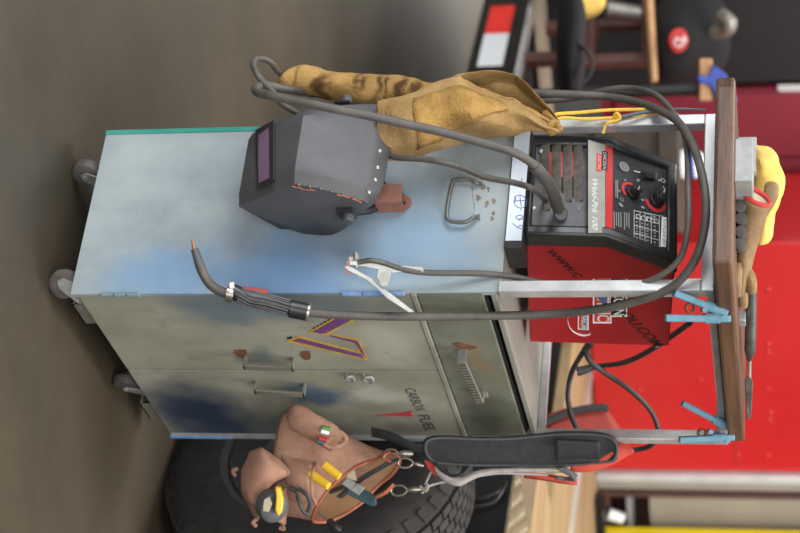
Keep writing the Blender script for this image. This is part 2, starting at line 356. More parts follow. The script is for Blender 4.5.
# eye bolts of the latch
def eyebolt(x, y, r):
    p = AY(x, y, YF-.012); bm = B()
    tube(bm, [p+V((math.cos(a)*r, 0, math.sin(a)*r*.9)) + V((0, -math.sin(a*2)*.002, 0)) for a in [i*math.pi/5 for i in range(10)]], .0028, 8, True, 3)
    cyl(bm, p+V((-.0, .0, -r)), p+V((0, .014, -r)), .003, n=10)
    obj('eye_bolt', bm, 'zinc', doorR)
eyebolt(350, 379, .009); eyebolt(368, 380, .011)
# painted letter
def DL(l): return [AY(270+x/5.925, 300+y/5.925, YF) for x, y in l]
decal('painted_letter', DL([(228, 190), (390, 98), (478, 98), (498, 140), (470, 130), (352, 200), (530, 232), (585, 360), (560, 352), (95, 245), (170, 212), (520, 305), (512, 262), (350, 210), (322, 205), (228, 192)][:15]), NY, 'yellowline', doorL, t=.0004)
decal('letter_stroke', DL([(252, 186), (402, 104), (470, 104), (480, 118), (330, 196), (300, 198)]), NY, 'purple', doorL, t=.0008)
decal('letter_stroke', DL([(130, 240), (172, 224), (540, 318), (560, 345)]), NY, 'purple', doorL, t=.0008)
decal('letter_stroke', DL([(345, 203), (520, 240), (570, 340), (545, 318), (508, 256), (360, 214)]), NY, 'purple', doorL, t=.0008)
for i in range(7):
    x, y = 255+i*22, 166-i*12
    decal('letter_stitch', DL([(x, y), (x+13, y-7), (x+15, y-2), (x+2, y+5)]), NY, 'blackink', doorL)
decal('letter_stitch', DL([(100, 222), (130, 214), (134, 224), (104, 232)]), NY, 'blackink', doorL)
text('stencil_lettering', 'CARBOX', AY(404.5, 388.5, YF), AY(416, 411, YF), NY, 'stencil', doorR, hs=1.25)
text('stencil_lettering', 'FUEL', AY(417.5, 415, YF), AY(426, 431, YF), NY, 'stencil', doorR, hs=.95, bold=.01)
decal('painted_arrow', [AY(374, 415, YF), AY(403, 412.5, YF), AY(412, 410.5, YF), AY(411, 413.5, YF), AY(414, 416, YF), AY(403, 416, YF)], NY, 'redpaint', doorR)
# drawer handle: a wide cut piece of channel
pa, pb = AY(463, 350, -.005), AY(481, 391, -.005)
d = (pb-pa).normalized(); s = d.cross(NY).normalized()
bm = B(); obox(bm, (pa+pb)/2+NY*.025, d*((pb-pa).length/2), s*.0075, NY*.003)
for p in (pa, pb): obox(bm, p+NY*.0125, d*.003, s*.0075, NY*.0125)
hd = obj('handle', bm, 'dull', drw, smooth=False, bevel=.0008)
bm = B(); obox(bm, pa+NY*.0135-d*.0035, d*.0012, s*.0085, NY*.0150); obj('end_plate', bm, 'zinc', hd, smooth=False)
bm = B(); obox(bm, pb+V((.010, -.003, .004)), d*.009, s*.008, NY*.002); obj('weld_tab', bm, 'zinc', drw, smooth=False)
bm = B()
for i in range(14):
    q = pa+d*((pb-pa).length*(i+.8)/15)+NY*.0282; obox(bm, q, d*.0008, s*.0055, NY*.0004)
obj('grip_ridge', bm, 'darkgap', hd, smooth=False)
decal('burn_mark', [AY(x, y, -.0052) for x, y in ((452, 344), (458, 342), (470, 345), (478, 347), (470, 350), (458, 348))], NY, 'rust', drw)
# wire handle on the side panel
NXv = V((-1, 0, 0))
pts = [AX(x, y, -.012) for x, y in ((476, 183), (470, 180), (457, 180), (452, 184), (447, 212), (449, 220), (455, 222), (466, 222), (473, 218))]
pts = [AX(481, 184, -.004)]+pts+[AX(478, 217, -.004)]
bm = B(); tube(bm, pts, .0039, 10, False, 5); obj('wire_handle', bm, 'wire', cart)
bm = B(); pl = [AX(x, y, 0) for x, y in ((474, 179), (484, 181), (488, 192), (484, 206), (481, 220), (472, 221), (475, 208), (473, 194))]; prism(bm, pl, NXv*.002); obj('handle_plate', bm, 'side', cart, smooth=False)
for k in range(13):
    x = 486+8*math.sin(k*2.3); y = 198+21*math.sin(k*1.37+.4); r = 1.2+1.6*((k*7) % 5)/5
    decal('burn_mark', [AX(x+r*math.cos(a)*(1+.5*math.sin(3*a+k)), y+r*1.3*math.sin(a), -.0022 if x < 486 else 0) for a in [i*math.pi/4 for i in range(8)]], NXv, 'scuff', cart, t=.0003)
# rusty helmet bracket
bm = B()
pl = [AX(x, y, -.004) for x, y in ((366, 211), (366, 202), (397, 202), (399, 197), (406, 196), (411, 199), (412, 204), (409, 208), (403, 210))]; prism(bm, pl, NXv*.004)
pl = [AX(x, y, -.036) for x, y in ((374, 185), (402, 185), (402, 202), (374, 203))]; prism(bm, pl, NXv*.004)
pl = [AX(x, y, -.036) for x, y in ((374, 200.5), (402, 200), (402, 202), (374, 203))]; prism(bm, pl, -NXv*.034)
obj('helmet_bracket', bm, 'rustpink', cart, smooth=False, bevel=.001)
bm = B(); cyl(bm, AX(404, 203, -.0106), AX(404, 203, -.0112), .003, n=12); obj('bolt_hole', bm, 'darkgap', cart)
# tube frame
h = .0115
yB = AX(600, 123, 0).y
FL = V((.0045, .004, 0)); BL = V((.006, yB, 0)); FR = V((W-.004, .004, 0)); BR = V((W-.004, yB, 0))
for P, zb in ((FL, .898), (BL, .80), (FR, .10), (BR, .80)):
    bm = B(); sqtube(bm, P+ZZ*zb, P+ZZ*(ZT-2*h), h); obj('frame_post', bm, 'steel', cart, smooth=False, bevel=.002)
zr = ZT-h
for A, Bq in ((FL, BL), (FL, FR), (BL, BR), (FR, BR)):
    d = (Bq-A).normalized(); e = h if abs(d.y) > .5 else -h
    bm = B(); hh = .007 if (A is FL and Bq is FR) else h; sqtube(bm, A-d*e+ZZ*(ZT-hh), Bq+d*e+ZZ*(ZT-hh), hh); obj('top_rail', bm, 'steel', cart, smooth=False, bevel=.002)
bm = B(); sqtube(bm, V((W-.004, .015, ZD+.014)), V((W-.004, DP, ZD+.014)), .008); obj('tray_rail', bm, 'steel', cart, smooth=False, bevel=.002)
# casters
def caster(px, py, heading, label=None):
    top = .099; R = .0285; c = V((px, py, 0)); hd = V((math.cos(heading), math.sin(heading), 0)); ax = V((-hd.y, hd.x, 0))
    wc = c+hd*.020+ZZ*(R+FZ)
    bm = B()
    obox(bm, c+ZZ*(top-.002), V((.028, 0, 0)), V((0, .024, 0)), ZZ*.002)
    cyl(bm, c+ZZ*(top-.004), c+ZZ*(top-.014), .018, .02)
    for sgn in (-1, 1):
        pl = [c-hd*.016+ZZ*(top-.014), c+hd*.02+ZZ*(top-.014), wc+hd*.012+ZZ*.004, wc+hd*.006-ZZ*.008, wc-hd*.008-ZZ*.006]
        prism(bm, [p+ax*(sgn*.0155)-ax*.001 for p in pl], ax*.002)
    obox(bm, c+hd*.002+ZZ*(top-.0145), hd*.018, ax*.0165, ZZ*.001)
    cs = obj('caster', bm, 'zinc', cart, smooth=True, bevel=.0006, label=label)
    bm = B(); lathe(bm, wc-ax*.0125, ax, [(0, .008), (0, R*.72), (.003, R*.95), (.006, R), (.019, R), (.022, R*.95), (.025, R*.72), (.025, .008)], 32)
    obj('wheel', bm, 'casterrubber', cs)
    bm = B(); cyl(bm, wc-ax*.019, wc+ax*.019, .005, n=12); obj('axle_bolt', bm, 'rivet', cs)
caster(.045, .022, math.radians(122)); caster(.042, DP-.085, math.radians(165))
pq = AZ_(150, 403, .075); caster(pq.x-.07, max(.03, pq.y), math.radians(188)); caster(W-.05, DP-.05, math.radians(215))
for x in (.03, pq.x-.06):
    bm = B(); box(bm, x+.03, x+.10, .006, .009, .066, .1); box(bm, x+.03, x+.10, .006, .05, .066, .069); obj('caster_channel', bm, 'dull', cart, smooth=False)
# ------------------------------------------------------------------ flat box with the white label under the welder
bm = B()
pf = [AX(x, y, -.012) for x, y in ((511, 129), (527, 129), (525.5, 247), (509.5, 247))]
ya, yb = pf[0].y, pf[3].y; za = .9
o = thing('flat_case', 'thin black case under the welder nose, white label strip with pen marks on its edge', 'case', ((.1, (ya+yb)/2, ZD+.007)))
zt = (pf[1].z+pf[2].z)/2; zb_ = .9025
bm = B(); box(bm, -.010, .06, yb-.002, DP-.005, zb_, zt); obj('shell', bm, 'blackmetal', o, smooth=False, bevel=.002)
lb = [V((-.0105, y, z)) for y, z in ((DP-.006, zb_+.002), (DP-.006, zt-.001), (yb+.014, zt-.001), (yb+.014, zb_+.002))]
decal('label', lb, NXv, 'whitetag', o)
def lbx(l): return [AX(500+x/5.917, 160+y/5.917, -.0115) for x, y in l]
for l in ([(85, 238), (95, 215), (120, 208), (150, 225), (158, 255), (140, 280), (110, 282), (88, 262), (85, 238)], [(80, 245), (100, 242), (150, 240)], [(118, 215), (122, 250), (128, 275)],
          [(125, 285), (124, 300)], [(150, 345), (110, 350), (95, 340), (110, 328), (135, 335), (110, 360)], [(75, 375), (100, 395), (130, 408), (135, 395), (118, 385), (108, 400)], [(85, 215), (95, 240)], [(130, 108), (128, 130)]):
    bm = B(); tube(bm, lbx(l), .0007, 5, False, 4); obj('pen_mark', bm, 'bluepen', o)
# ------------------------------------------------------------------ welder
qw = (.003, .123, .936, -.089, .104, -.032); WW, WD, WH, WH1, WB = .227, .366, .277, .149, .075
from mathutils import Euler
def rotm(y, p, r): return Matrix.Rotation(y, 4, 'Z') @ Matrix.Rotation(p, 4, 'Y') @ Matrix.Rotation(r, 4, 'X')
MWD = Matrix.Translation(V(qw[:3])) @ rotm(*qw[3:])
weld = thing('welder', 'red wire welder with a black sloping control panel, nose raised on the thin case', 'welder', mw=MWD)
def wl(x, y, z): return MWD @ V((x, y, z))
R3 = MWD.to_3x3()
wn_front = R3 @ V((-1, 0, 0)); wn_side = R3 @ V((0, -1, 0))
sd = V((WB, 0, WH-WH1)).normalized(); wn_slope = R3 @ V((-sd.z, 0, sd.x))
bt = .035
# red case behind the bezel
prof = [(bt, 0), (WD, 0), (WD, WH-.005), (WB+bt*.9, WH-.005), (bt, WH1)]
bm = B(); hexa(bm, [wl(x, .003, z+.002) for x, z in prof], [wl(x, WW-.003, z+.002) for x, z in prof])
case = obj('case', bm, 'wred', weld, smooth=False, bevel=.004)
# black bezel
po = [(0, 0), (bt+.004, -.001), (bt+.004, WH1), (WB+bt+.006, WH+.001), (WB, WH), (0, WH1)]
bm = B(); q = .019
def prof_at(y0, y1, p): hexa(bm, [wl(x, y0, z) for x, z in p], [wl(x, y1, z) for x, z in p])
prof_at(-.004, q, po); prof_at(WW-q, WW+.004, po)
prof_at(0, WW, [(WB-.012, WH-.02), (WB, WH), (WB+bt, WH), (WB+bt, WH-.02)])
prof_at(0, WW, [(0, 0), (0, .012), (bt, .012), (bt, 0)])
obj('bezel', bm, 'blackplastic', weld, smooth=True, bevel=.007, angle=60)
# recessed face plates
r_ = .010
bm = B(); prof_at(q-.002, WW-q+.002, [(r_, .01), (bt, .01), (bt, WH1), (r_, WH1)]); obj('front_plate', bm, 'gunmetal', weld, smooth=False)
off = V((sd.z, 0, -sd.x))*.006
pA = V((0, 0, WH1))+off; pB = V((WB, 0, WH))+off-sd*.012
bm = B(); prof_at(q-.002, WW-q+.002, [(pA.x, pA.z-.004), (pB.x, pB.z), (pB.x+.02, pB.z-.01), (pA.x+.02, pA.z-.01)]); cpl = obj('control_panel', bm, 'panelblack', weld, smooth=False)
P0s = wl(*(pA)); 
def SL(x, y, lift=0): return HP(x, y, P0s+wn_slope*lift, wn_slope)
P0f = wl(r_, 0, 0)
def FR_(x, y, lift=0): return HP(x, y, P0f+wn_front*lift, wn_front)
# louvres (upper part of the front), red gaps behind
bm = B(); face(bm, [FR_(541, 142, .0006), FR_(586, 142, .0006), FR_(586, 226, .0006), FR_(541, 226, .0006)]); 
for x in (545, 556.5, 567.5, 578):
    bm2 = B()
    a, b = FR_(x, 141, .001), FR_(x, 203 if x > 560 else 212, .001); dd = (b-a).normalized(); uu = wn_front.cross(dd)
    c = (a+b)/2
    hexa(bm2, [a-uu*.0085, a+uu*.0085+dd*.008, b+uu*.0085, b-uu*.0085], [a-uu*.0085+wn_front*.002, a+uu*.0085+dd*.008+wn_front*.009, b+uu*.0085+wn_front*.009, b-uu*.0085+wn_front*.002])
    obj('louvre', bm2, 'slat', weld, smooth=False, bevel=.0012)
bm.free()
bm = B(); pts = [FR_(550, 144, .0005), FR_(583, 144, .0005), FR_(583, 200, .0005), FR_(550, 208, .0005)]; prism(bm, pts, wn_front*.0005); vo_ = obj('vent_opening', bm, 'darkgap', weld, smooth=False)
bm = B(); prism(bm, [FR_(x, y, .0012) for x, y in ((548, 152), (583, 152), (583, 176), (548, 178))], wn_front*.0004); obj('inner_panel', bm, 'wred', vo_, smooth=False, label='red metal showing between the louvres')
# lower right connector panel
pts = [FR_(x, y, .0005) for x, y in ((528, 168), (545, 186), (575, 200), (586, 203), (586, 228), (528, 228))]
bm = B(); prism(bm, pts, wn_front*.004); obj('connector_plate', bm, 'gunmetal', weld, smooth=False, bevel=.001)
bm = B(); cyl(bm, FR_(561, 214, 0), FR_(561, 214, .02), .013, .011, 20); obj('cable_gland', bm, 'blackplastic', weld)
bm = B(); cyl(bm, FR_(548, 206, 0), FR_(548, 206, .008), .008, .007, 16); obj('cable_gland', bm, 'blackplastic', weld)
for (x, y) in ((541, 151), (534, 208)):
    bm = B(); dome(bm, FR_(x, y, .003), wn_front, .005); obj('screw', bm, 'rivet', weld)
pr = text('panel_print', '1234', FR_(577, 202, .0055), FR_(577, 210, .0055), wn_front, 'inkdim', weld)
# slope: grey label strip, red stripe
decal('name_strip', [SL(588, 140), SL(605, 145), SL(605, 233), SL(588, 233)], wn_slope, 'greypanel', cpl)
decal('red_stripe', [SL(605.5, 145), SL(612.5, 148), SL(612.5, 234), SL(605.5, 233)], wn_slope, 'stripe', cpl)
text('name_print', 'Weld-Pak 100', SL(592, 178), SL(592, 229), wn_slope, 'ink', cpl, shear=.2, hs=.8, lift=.0012, bold=.02)
decal('badge', [SL(602, 151), SL(607.5, 152), SL(607, 171), SL(601.5, 170)], wn_slope, 'blackink', cpl, t=.0012)
decal('badge', [SL(596.5, 154), SL(601.8, 155), SL(601.3, 172), SL(596, 171)], wn_slope, 'stripe', cpl, t=.0012)
text('badge_lettering', 'LINCOLN', SL(603, 152.5), SL(602.6, 169), wn_slope, 'ink', cpl, lift=.0018)
text('badge_lettering', 'ELECTRIC', SL(597.6, 155.5), SL(597.2, 170.5), wn_slope, 'ink', cpl, lift=.0018)
# dial arcs and knobs
def PZ(x, y): return 600+x/4.444, 140+y/4.444
def arc(cx, cy, r0, r1, a0, a1, m):
    bm = B(); n = 18; c = SL(*PZ(cx, cy), .0004); u = (SL(*PZ(cx+10, cy), .0004)-c).normalized(); w = u.cross(wn_slope).normalized()
    if (SL(*PZ(cx, cy+10))-c).dot(w) < 0: w = -w
    sc = .00042
    pts = [c+(u*math.cos(a)+w*math.sin(a))*r1*sc for a in [math.radians(a0+(a1-a0)*i/n) for i in range(n+1)]]
    pin = [c+(u*math.cos(a)+w*math.sin(a))*r0*sc for a in [math.radians(a0+(a1-a0)*i/n) for i in range(n+1)]]
    for i in range(n): face(bm, [pts[i], pts[i+1], pin[i+1], pin[i]])
    obj('dial_arc', bm, m, cpl, smooth=False)
def knob(cx, cy, r, ang):
    c = SL(*PZ(cx, cy)); bm = B(); cyl(bm, c, c+wn_slope*.006, r*1.15, r*1.05, 28); cyl(bm, c+wn_slope*.006, c+wn_slope*.02, r*.92, r*.8, 28)
    u = (SL(*PZ(cx+10*math.cos(ang), cy+10*math.sin(ang)))-c).normalized(); w = u.cross(wn_slope)
    obox(bm, c+wn_slope*.021, u*r*.95, w*r*.3, wn_slope*.004); k = obj('knob', bm, 'blackplastic', cpl, bevel=.0008)
    bm = B(); obox(bm, c+wn_slope*.0255+u*r*.5, u*r*.4, w*r*.06, wn_slope*.0004); obj('knob_pointer', bm, 'ink', k, smooth=False)
arc(135, 225, 32, 46, 150, 345, 'stripe'); knob(145, 235, .0125, 2.0)
arc(245, 275, 36, 54, 15, 200, 'stripe'); knob(250, 268, .0140, -1.3)
bm = B(); pts = [SL(*PZ(*p), .0003) for p in ((188, 138), (248, 148), (248, 182), (188, 172))]; prism(bm, pts, wn_slope*.003); sw = obj('power_switch', bm, 'blackplastic', cpl, smooth=False, bevel=.0008)
bm = B(); pts = [SL(*PZ(*p), .003) for p in ((198, 146), (240, 153), (240, 176), (198, 168))]; prism(bm, pts, wn_slope*.003); obj('rocker', bm, 'darkgap', sw, smooth=False, bevel=.0008)
arc(280, 180, 8, 12, 0, 360, 'ink')
decal('switch_mark', [SL(*PZ(*p)) for p in ((150, 136), (178, 142), (178, 147), (150, 141))], wn_slope, 'ink', cpl)
decal('switch_mark', [SL(*PZ(*p)) for p in ((258, 176), (268, 178), (268, 183), (258, 181))], wn_slope, 'ink', cpl)
arc(108, 118, 0, 26, 0, 360, 'inkdim'); arc(108, 118, 10, 14, 0, 360, 'panelblack')
for a in range(0, 360, 30):
    r = 41; cx, cy = 135+r*1.35*math.cos(math.radians(a)), 225+r*1.35*math.sin(math.radians(a))
    if 150 <= a <= 345 and a % 60 == 0: text('dial_number', 'ABCD'[(a//60) % 4], SL(*PZ(cx, cy-4)), SL(*PZ(cx, cy+4)), wn_slope, 'ink', cpl)
for i, a in enumerate(range(10, 200, 30)):
    cx, cy = 245+66*math.cos(math.radians(a)), 275+66*math.sin(math.radians(a)); text('dial_number', str(i+3), SL(*PZ(cx, cy-4)), SL(*PZ(cx, cy+4)), wn_slope, 'ink', cpl)
for cx, cy in ((172, 185), (97, 265)): arc(cx, cy, 6, 10, 0, 360, 'inkdim')
decal('dial_symbol', [SL(*PZ(*p)) for p in ((82, 280), (92, 280), (104, 296), (98, 300), (84, 290))], wn_slope, 'inkdim', cpl)
decal('dial_symbol', [SL(*PZ(*p)) for p in ((272, 214), (290, 214), (290, 218), (272, 218))], wn_slope, 'ink', cpl)
decal('dial_symbol', [SL(*PZ(*p)) for p in ((279, 207), (283, 207), (283, 225), (279, 225))], wn_slope, 'ink', cpl)
# print blocks: lines of small type
for k, (x, y0, y1) in enumerate(((60, 320, 395), (70, 322, 396), (80, 322, 396), (90, 322, 394), (106, 322, 400), (116, 324, 400), (126, 324, 402), (68, 178, 262), (75, 178, 262))):
    decal('print_line', [SL(*PZ(x, y0)), SL(*PZ(x+4, y0)), SL(*PZ(x+4, y1-(k*13) % 17)), SL(*PZ(x, y1-(k*13) % 17))], wn_slope, 'inkdim', cpl)
# settings table
for x in (150, 176, 198, 226, 262):
    decal('table_rule', [SL(*PZ(x, 313+(x-150)*.2)), SL(*PZ(x+2, 313+(x-150)*.2)), SL(*PZ(x+2, 445+(x-150)*.3)), SL(*PZ(x, 445+(x-150)*.3))], wn_slope, 'ink', cpl)
for i in range(5):
    y = 313+i*33; decal('table_rule', [SL(*PZ(150, y)), SL(*PZ(264, y+24+i*3)), SL(*PZ(264, y+26+i*3)), SL(*PZ(150, y+2))], wn_slope, 'ink', cpl)
for x in (158, 182, 206, 238):
    for y in range(360, 450, 14): decal('table_entry', [SL(*PZ(x, y+(x-150)*.25)), SL(*PZ(x+9, y+(x-150)*.25)), SL(*PZ(x+9, y+6+(x-150)*.25)), SL(*PZ(x, y+6+(x-150)*.25))], wn_slope, 'inkdim', cpl)
    text('table_heading', 'DCEG'[(x//20) % 4], SL(*PZ(x, 325+(x-150)*.25)), SL(*PZ(x, 345+(x-150)*.25)), wn_slope, 'ink', cpl)
decal('bar_sticker', [SL(*PZ(274, 343)), SL(*PZ(299, 346)), SL(*PZ(291, 476)), SL(*PZ(268, 474))], wn_slope, 'white', cpl)
text('sticker_print', 'K1170 CODE 10501', SL(*PZ(281, 352)), SL(*PZ(277, 466)), wn_slope, 'blackink', cpl, hs=1.2, lift=.0012)
# red side: writing and stickers
P0d = wl(0, .003, 0)
def SD(x, y, lift=0.): return HP(x, y, P0d+wn_side*lift, wn_side)
def S6(x, y): return SD(510+x/3.33, 200+y/3.33)
# diagonal writing
text('side_writing', 'WWW.C', S6(122, 172), S6(222, 262), wn_side, 'blackink', case, hs=.85, shear=.25, bold=.02)
text('side_writing', 'OU.COM', S6(366, 378), S6(486, 492), wn_side, 'blackink', case, hs=.85, shear=.25, bold=.02)
lift = .0004
def sticker(name, l, m, t): decal(name, [S6(*p) for p in l], wn_side, m, case, t=t)
sticker('logo_backing', [(276, 262), (390, 262), (390, 388), (338, 388), (338, 410), (276, 410)], 'white', .0005)
sticker('logo_panel', [(336, 262), (386, 262), (386, 383), (336, 383)], 'blackink', .001)
sticker('logo_panel', [(281, 262), (334, 262), (334, 404), (281, 404)], 'stripe', .001)
text('logo_lettering', 'LINCOLN', S6(346, 264), S6(346, 380), wn_side, 'ink', case, hs=1.05, lift=.0018, bold=.02)
text('logo_lettering', 'ELECTRIC', S6(291, 264), S6(291, 400), wn_side, 'ink', case, hs=1.05, lift=.0018, bold=.02)
sticker('logo_check', [(276, 305), (300, 300), (325, 320), (322, 345), (300, 335)], 'bluepen', .0018)
pts = [S6(*p)+wn_side*.0008 for p in ((196, 382), (192, 400), (200, 425), (220, 442), (248, 449), (268, 444))]
bm = B(); tube(bm, pts, lambda t: .0008+.0022*t, 6, False, 5, flat=.3); obj('swoosh_sticker', bm, 'white', case)
sticker('swoosh_panel', [(226, 375), (262, 375), (262, 432), (226, 430)], 'white', .0006)
sticker('swoosh_panel', [(230, 380), (244, 380), (244, 428), (230, 427)], 'stripe', .0012)
sticker('swoosh_panel', [(244, 380), (258, 380), (258, 429), (244, 428)], 'bluepen', .0012)
text('swoosh_lettering', 'NASCAR', S6(238, 382), S6(238, 427), wn_side, 'ink', case, hs=1.5, lift=.002, bold=.02)
bm = B(); dome(bm, SD(657, 346, -.002)+V((0, .0, 0)), wn_side, .005); obj('screw', bm, 'rivet', weld)
# ------------------------------------------------------------------ helmet
hm = thing('welding_helmet', 'dark grey welding helmet hung upside down on the rusty bracket, purple lens in front', 'helmet', AX(300, 190, -.05))
yc = AX(292, 144, -.18); ycen = yc.y; hw = abs(AX(292, 107.5, -.18).y-AX(292, 180, -.18).y)/2
zs = AX(292, 180, -.18).z; xA = -.115; zb = AX(243, 172, xA).z; ztp = AX(371, 201, -.105).z
def sect(xf, zf, wf, xb, zbk, wb, arc_=0, n=9, cr=.014, fl=0):
    pts = [V((xb, ycen+wb, zbk)), V((xb*.5+xf*.5, ycen+wf*.5+wb*.5+fl*.6, (zbk+zf)/2))]
    for i in range(n):
        t = -1+2*i/(n-1); y = -t*wf+fl*max(0, -t); e = max(0, abs(t)-.78)/.22
        pts.append(V((xf+cr*e*e*.8, ycen+y, zf+arc_*(1-t**4)+fl*.12*max(0, -t))))
    pts += [V((xb*.5+xf*.5, ycen-wf*.5-wb*.5, (zbk+zf)/2)), V((xb, ycen-wb, zbk))]
    return pts
rows = [sect(-.030, zb+.055, hw*.96, -.012, zb+.095, hw*1.02), sect(xA+.004, zb, hw, -.012, zb+.098, hw*1.04), sect(xA, zb+.004, hw, -.012, zb+.10, hw*1.05),
        sect(-.178, zs-.004, hw, -.012, zs+.02, hw*1.1), sect(-.181, zs+.003, hw, -.012, zs+.026, hw*1.1)]
for k in range(1, 7):
    t = k/6; rows.append(sect(-.181+.072*t**1.35, zs+.003+(ztp-zs)*t, hw*(1-.02*t), -.012-.03*t*t, zs+.026+(ztp-zs-.08)*t, hw*(1.1-.04*t), 0.019*t*t, fl=.062*t))
bm = B(); loft(bm, rows, closed=False)
shell = obj('shell', bm, 'helmet', hm, solid=.0035, angle=28)
# lens window on the sloping face
pA_ = V((xA, ycen, zb+.004)); pB_ = V((-.178, ycen, zs-.004)); nf = V((pB_.z-pA_.z, 0, -(pB_.x-pA_.x))).normalized()
if nf.x > 0: nf = -nf
def HF(x, y, l=0.): return HP(x, y, pA_+nf*(.0018+l), nf)
def frame_ring(bm, outer, inner, vec):
    n = len(outer); vo = [bm.verts.new(p) for p in outer]; vi = [bm.verts.new(p) for p in inner]; vo2 = [bm.verts.new(p+vec) for p in outer]; vi2 = [bm.verts.new(p+vec) for p in inner]
    for i in range(n):
        j = (i+1) % n
        for q in ((vo[i], vo[j], vi[j], vi[i]), (vo2[i], vo2[j], vi2[j], vi2[i]), (vo[i], vo[j], vo2[j], vo2[i]), (vi[i], vi[j], vi2[j], vi2[i])): bm.faces.new(q)
oc = [HF(257, 131), HF(258.5, 190), HF(275.5, 181), HF(275.5, 121)]; ic = [HF(260, 136), HF(260.5, 184), HF(271, 179), HF(270.5, 128)]
bm = B(); frame_ring(bm, oc, ic, nf*.005); wf_ = obj('lens_frame', bm, 'helmetdark', hm, smooth=False, bevel=.0015)
bm = B(); prism(bm, [p+nf*.001 for p in ic], nf*.003); obj('lens', bm, 'lens', wf_, smooth=False, label='purple tinted lens')
# rivets
bm_pts = [(375, 113), (386, 123.5), (388, 141), (387, 162.5), (377, 182)]
def front_x(z): 
    t = max(0, min(1, (z-zs)/(ztp-zs))); return -.181+.072*t**1.35
for i in range(6):
    t = -.85+1.7*i/5; z = ztp+.019*(1-t**4)-.011; x = -.181+.072*(.93)**1.35
    bm = B(); dome(bm, V((x-.004, ycen-t*hw*.98+.058*max(0, -t), z)), V((-.9, -.0, .35)), .0042); obj('rivet', bm, 'rivet', hm)
for i in range(7):
    t = (i+.3)/7; z = zs+.003+(ztp-zs)*t; bm = B(); dome(bm, V((-.181+.072*t**1.35+.012, ycen-hw*(1-.02*t)-.001, z)), V((-.5, -1, 0)), .004); obj('rivet', bm, 'darkrivet', hm)
for i, (a, b) in enumerate((((292, 184.5), (305, 188)), ((306, 188), (315, 188.5)), ((337, 193), (350, 196)), ((352, 197), (362, 201)))):
    p, q = (AY(a[0], a[1]+1.5, ycen-hw-.0035), AY(b[0], b[1]+1.5, ycen-hw-.0035))
    bm = B(); tube(bm, [p, p*.7+q*.3+ZZ*.002+V((.002, 0, 0)), p*.5+q*.5-V((.001, 0, 0)), p*.2+q*.8+V((.002, 0, .001)), q], .0008, 5, False, 3); obj('pen_mark', bm, 'orangepen', hm)
# knobs on both sides
for sgn, pz in ((-1, (349, 212)), (1, (345, 107))):
    p = AY(pz[0], pz[1], ycen-hw*1.05) if sgn < 0 else AX(346, 103.5, -.10)+V((0, -.008, 0))
    if sgn < 0: p.x = max(min(p.x, -.03), -.12)
    d = V((0, sgn, 0)); bm = B(); obox(bm, p+d*.003-ZZ*.004, V((.016, 0, 0)), V((0, .003, 0)), ZZ*.016); obox(bm, p+d*.005, V((.011, 0, 0)), V((0, .004, 0)), ZZ*.011)
    k = obj('pivot_bracket', bm, 'helmetdark', hm, smooth=False, bevel=.003)
    bm = B(); cyl(bm, p+d*.008, p+d*.022, .011, .010, 18); obj('tension_knob', bm, 'gunmetal', k, bevel=.001)
bm = B(); tube(bm, [V((-.05, ycen+hw*.8, zs+.05)), V((-.02, ycen+hw*.5, ztp-.02)), V((-.012, ycen, ztp+.0)), V((-.02, ycen-hw*.5, ztp-.02)), V((-.05, ycen-hw*.8, zs+.05))], .007, 8, False, 6, flat=.4)
obj('headband', bm, 'helmetdark', hm)
# ------------------------------------------------------------------ suede gloves / sleeves hung on yellow cord
def interp(tab, x):
    for a, b in zip(tab, tab[1:]):
        if a[0] <= x <= b[0]:
            t = (x-a[0])/(b[0]-a[0]); return [a[i]+(b[i]-a[i])*t for i in range(1, len(a))]
    return list((tab[0] if x < tab[0][0] else tab[-1])[1:])
# front sleeve: x, silhouette top, front lip, bottom
tab = [(376, 101, 101, 164), (387, 98, 98, 163), (410, 92, 92, 162), (430, 84, 84, 154), (450, 78, 78, 149), (458, 75, 76, 147), (466, 73, 82, 144), (480, 71, 89, 142), (500, 70, 96, 139), (514, 71, 100, 137), (527, 84, 108, 133), (540, 98, 116, 132), (551, 110, 122, 134), (559, 124, 128, 135)]
rows = []; K = 11
for i in range(46):
    x = 376+(559-376)*i/45; yt, yl, ybm = interp(tab, x); row = []
    thick = .055*min(1, (565-x)/90)*min(1, (x-350)/60)
    for k in range(K):            # back sheet from the top edge down
        t = k/(K-1); y = yt+(ybm-yt)*t; op = max(0, min(1, (x-455)/18))*max(0, min(1, (562-x)/40)); row.append(D(x, y, 3.34+thick*.4*math.sin(math.pi*t)+op*(.085*min(1, t*5)*(1-t)**.7-.012*(1-t))))
    for k in range(1, K):         # front sheet up to the lip
        t = k/(K-1); y = ybm+(yl-ybm)*t; row.append(D(x, y, 3.34+(-thick*1.1*math.sin(math.pi*min(1, t*.97))-(.012*math.sin(x*.09+t*5)+.005*math.sin(t*13+x*.06))*math.sin(math.pi*t))))
    rows.append(row)
bm = B(); loft(bm, rows, closed=False); wob(bm, .006, 20); wob(bm, .003, 48, 3)
sl = thing('leather_sleeve', 'wide tan suede welding sleeve with open gaping cuff, tied by yellow cord to the frame', 'sleeve', D(460, 130, 3.38))
obj('body', bm, 'suede', sl, solid=.003, sub=1)
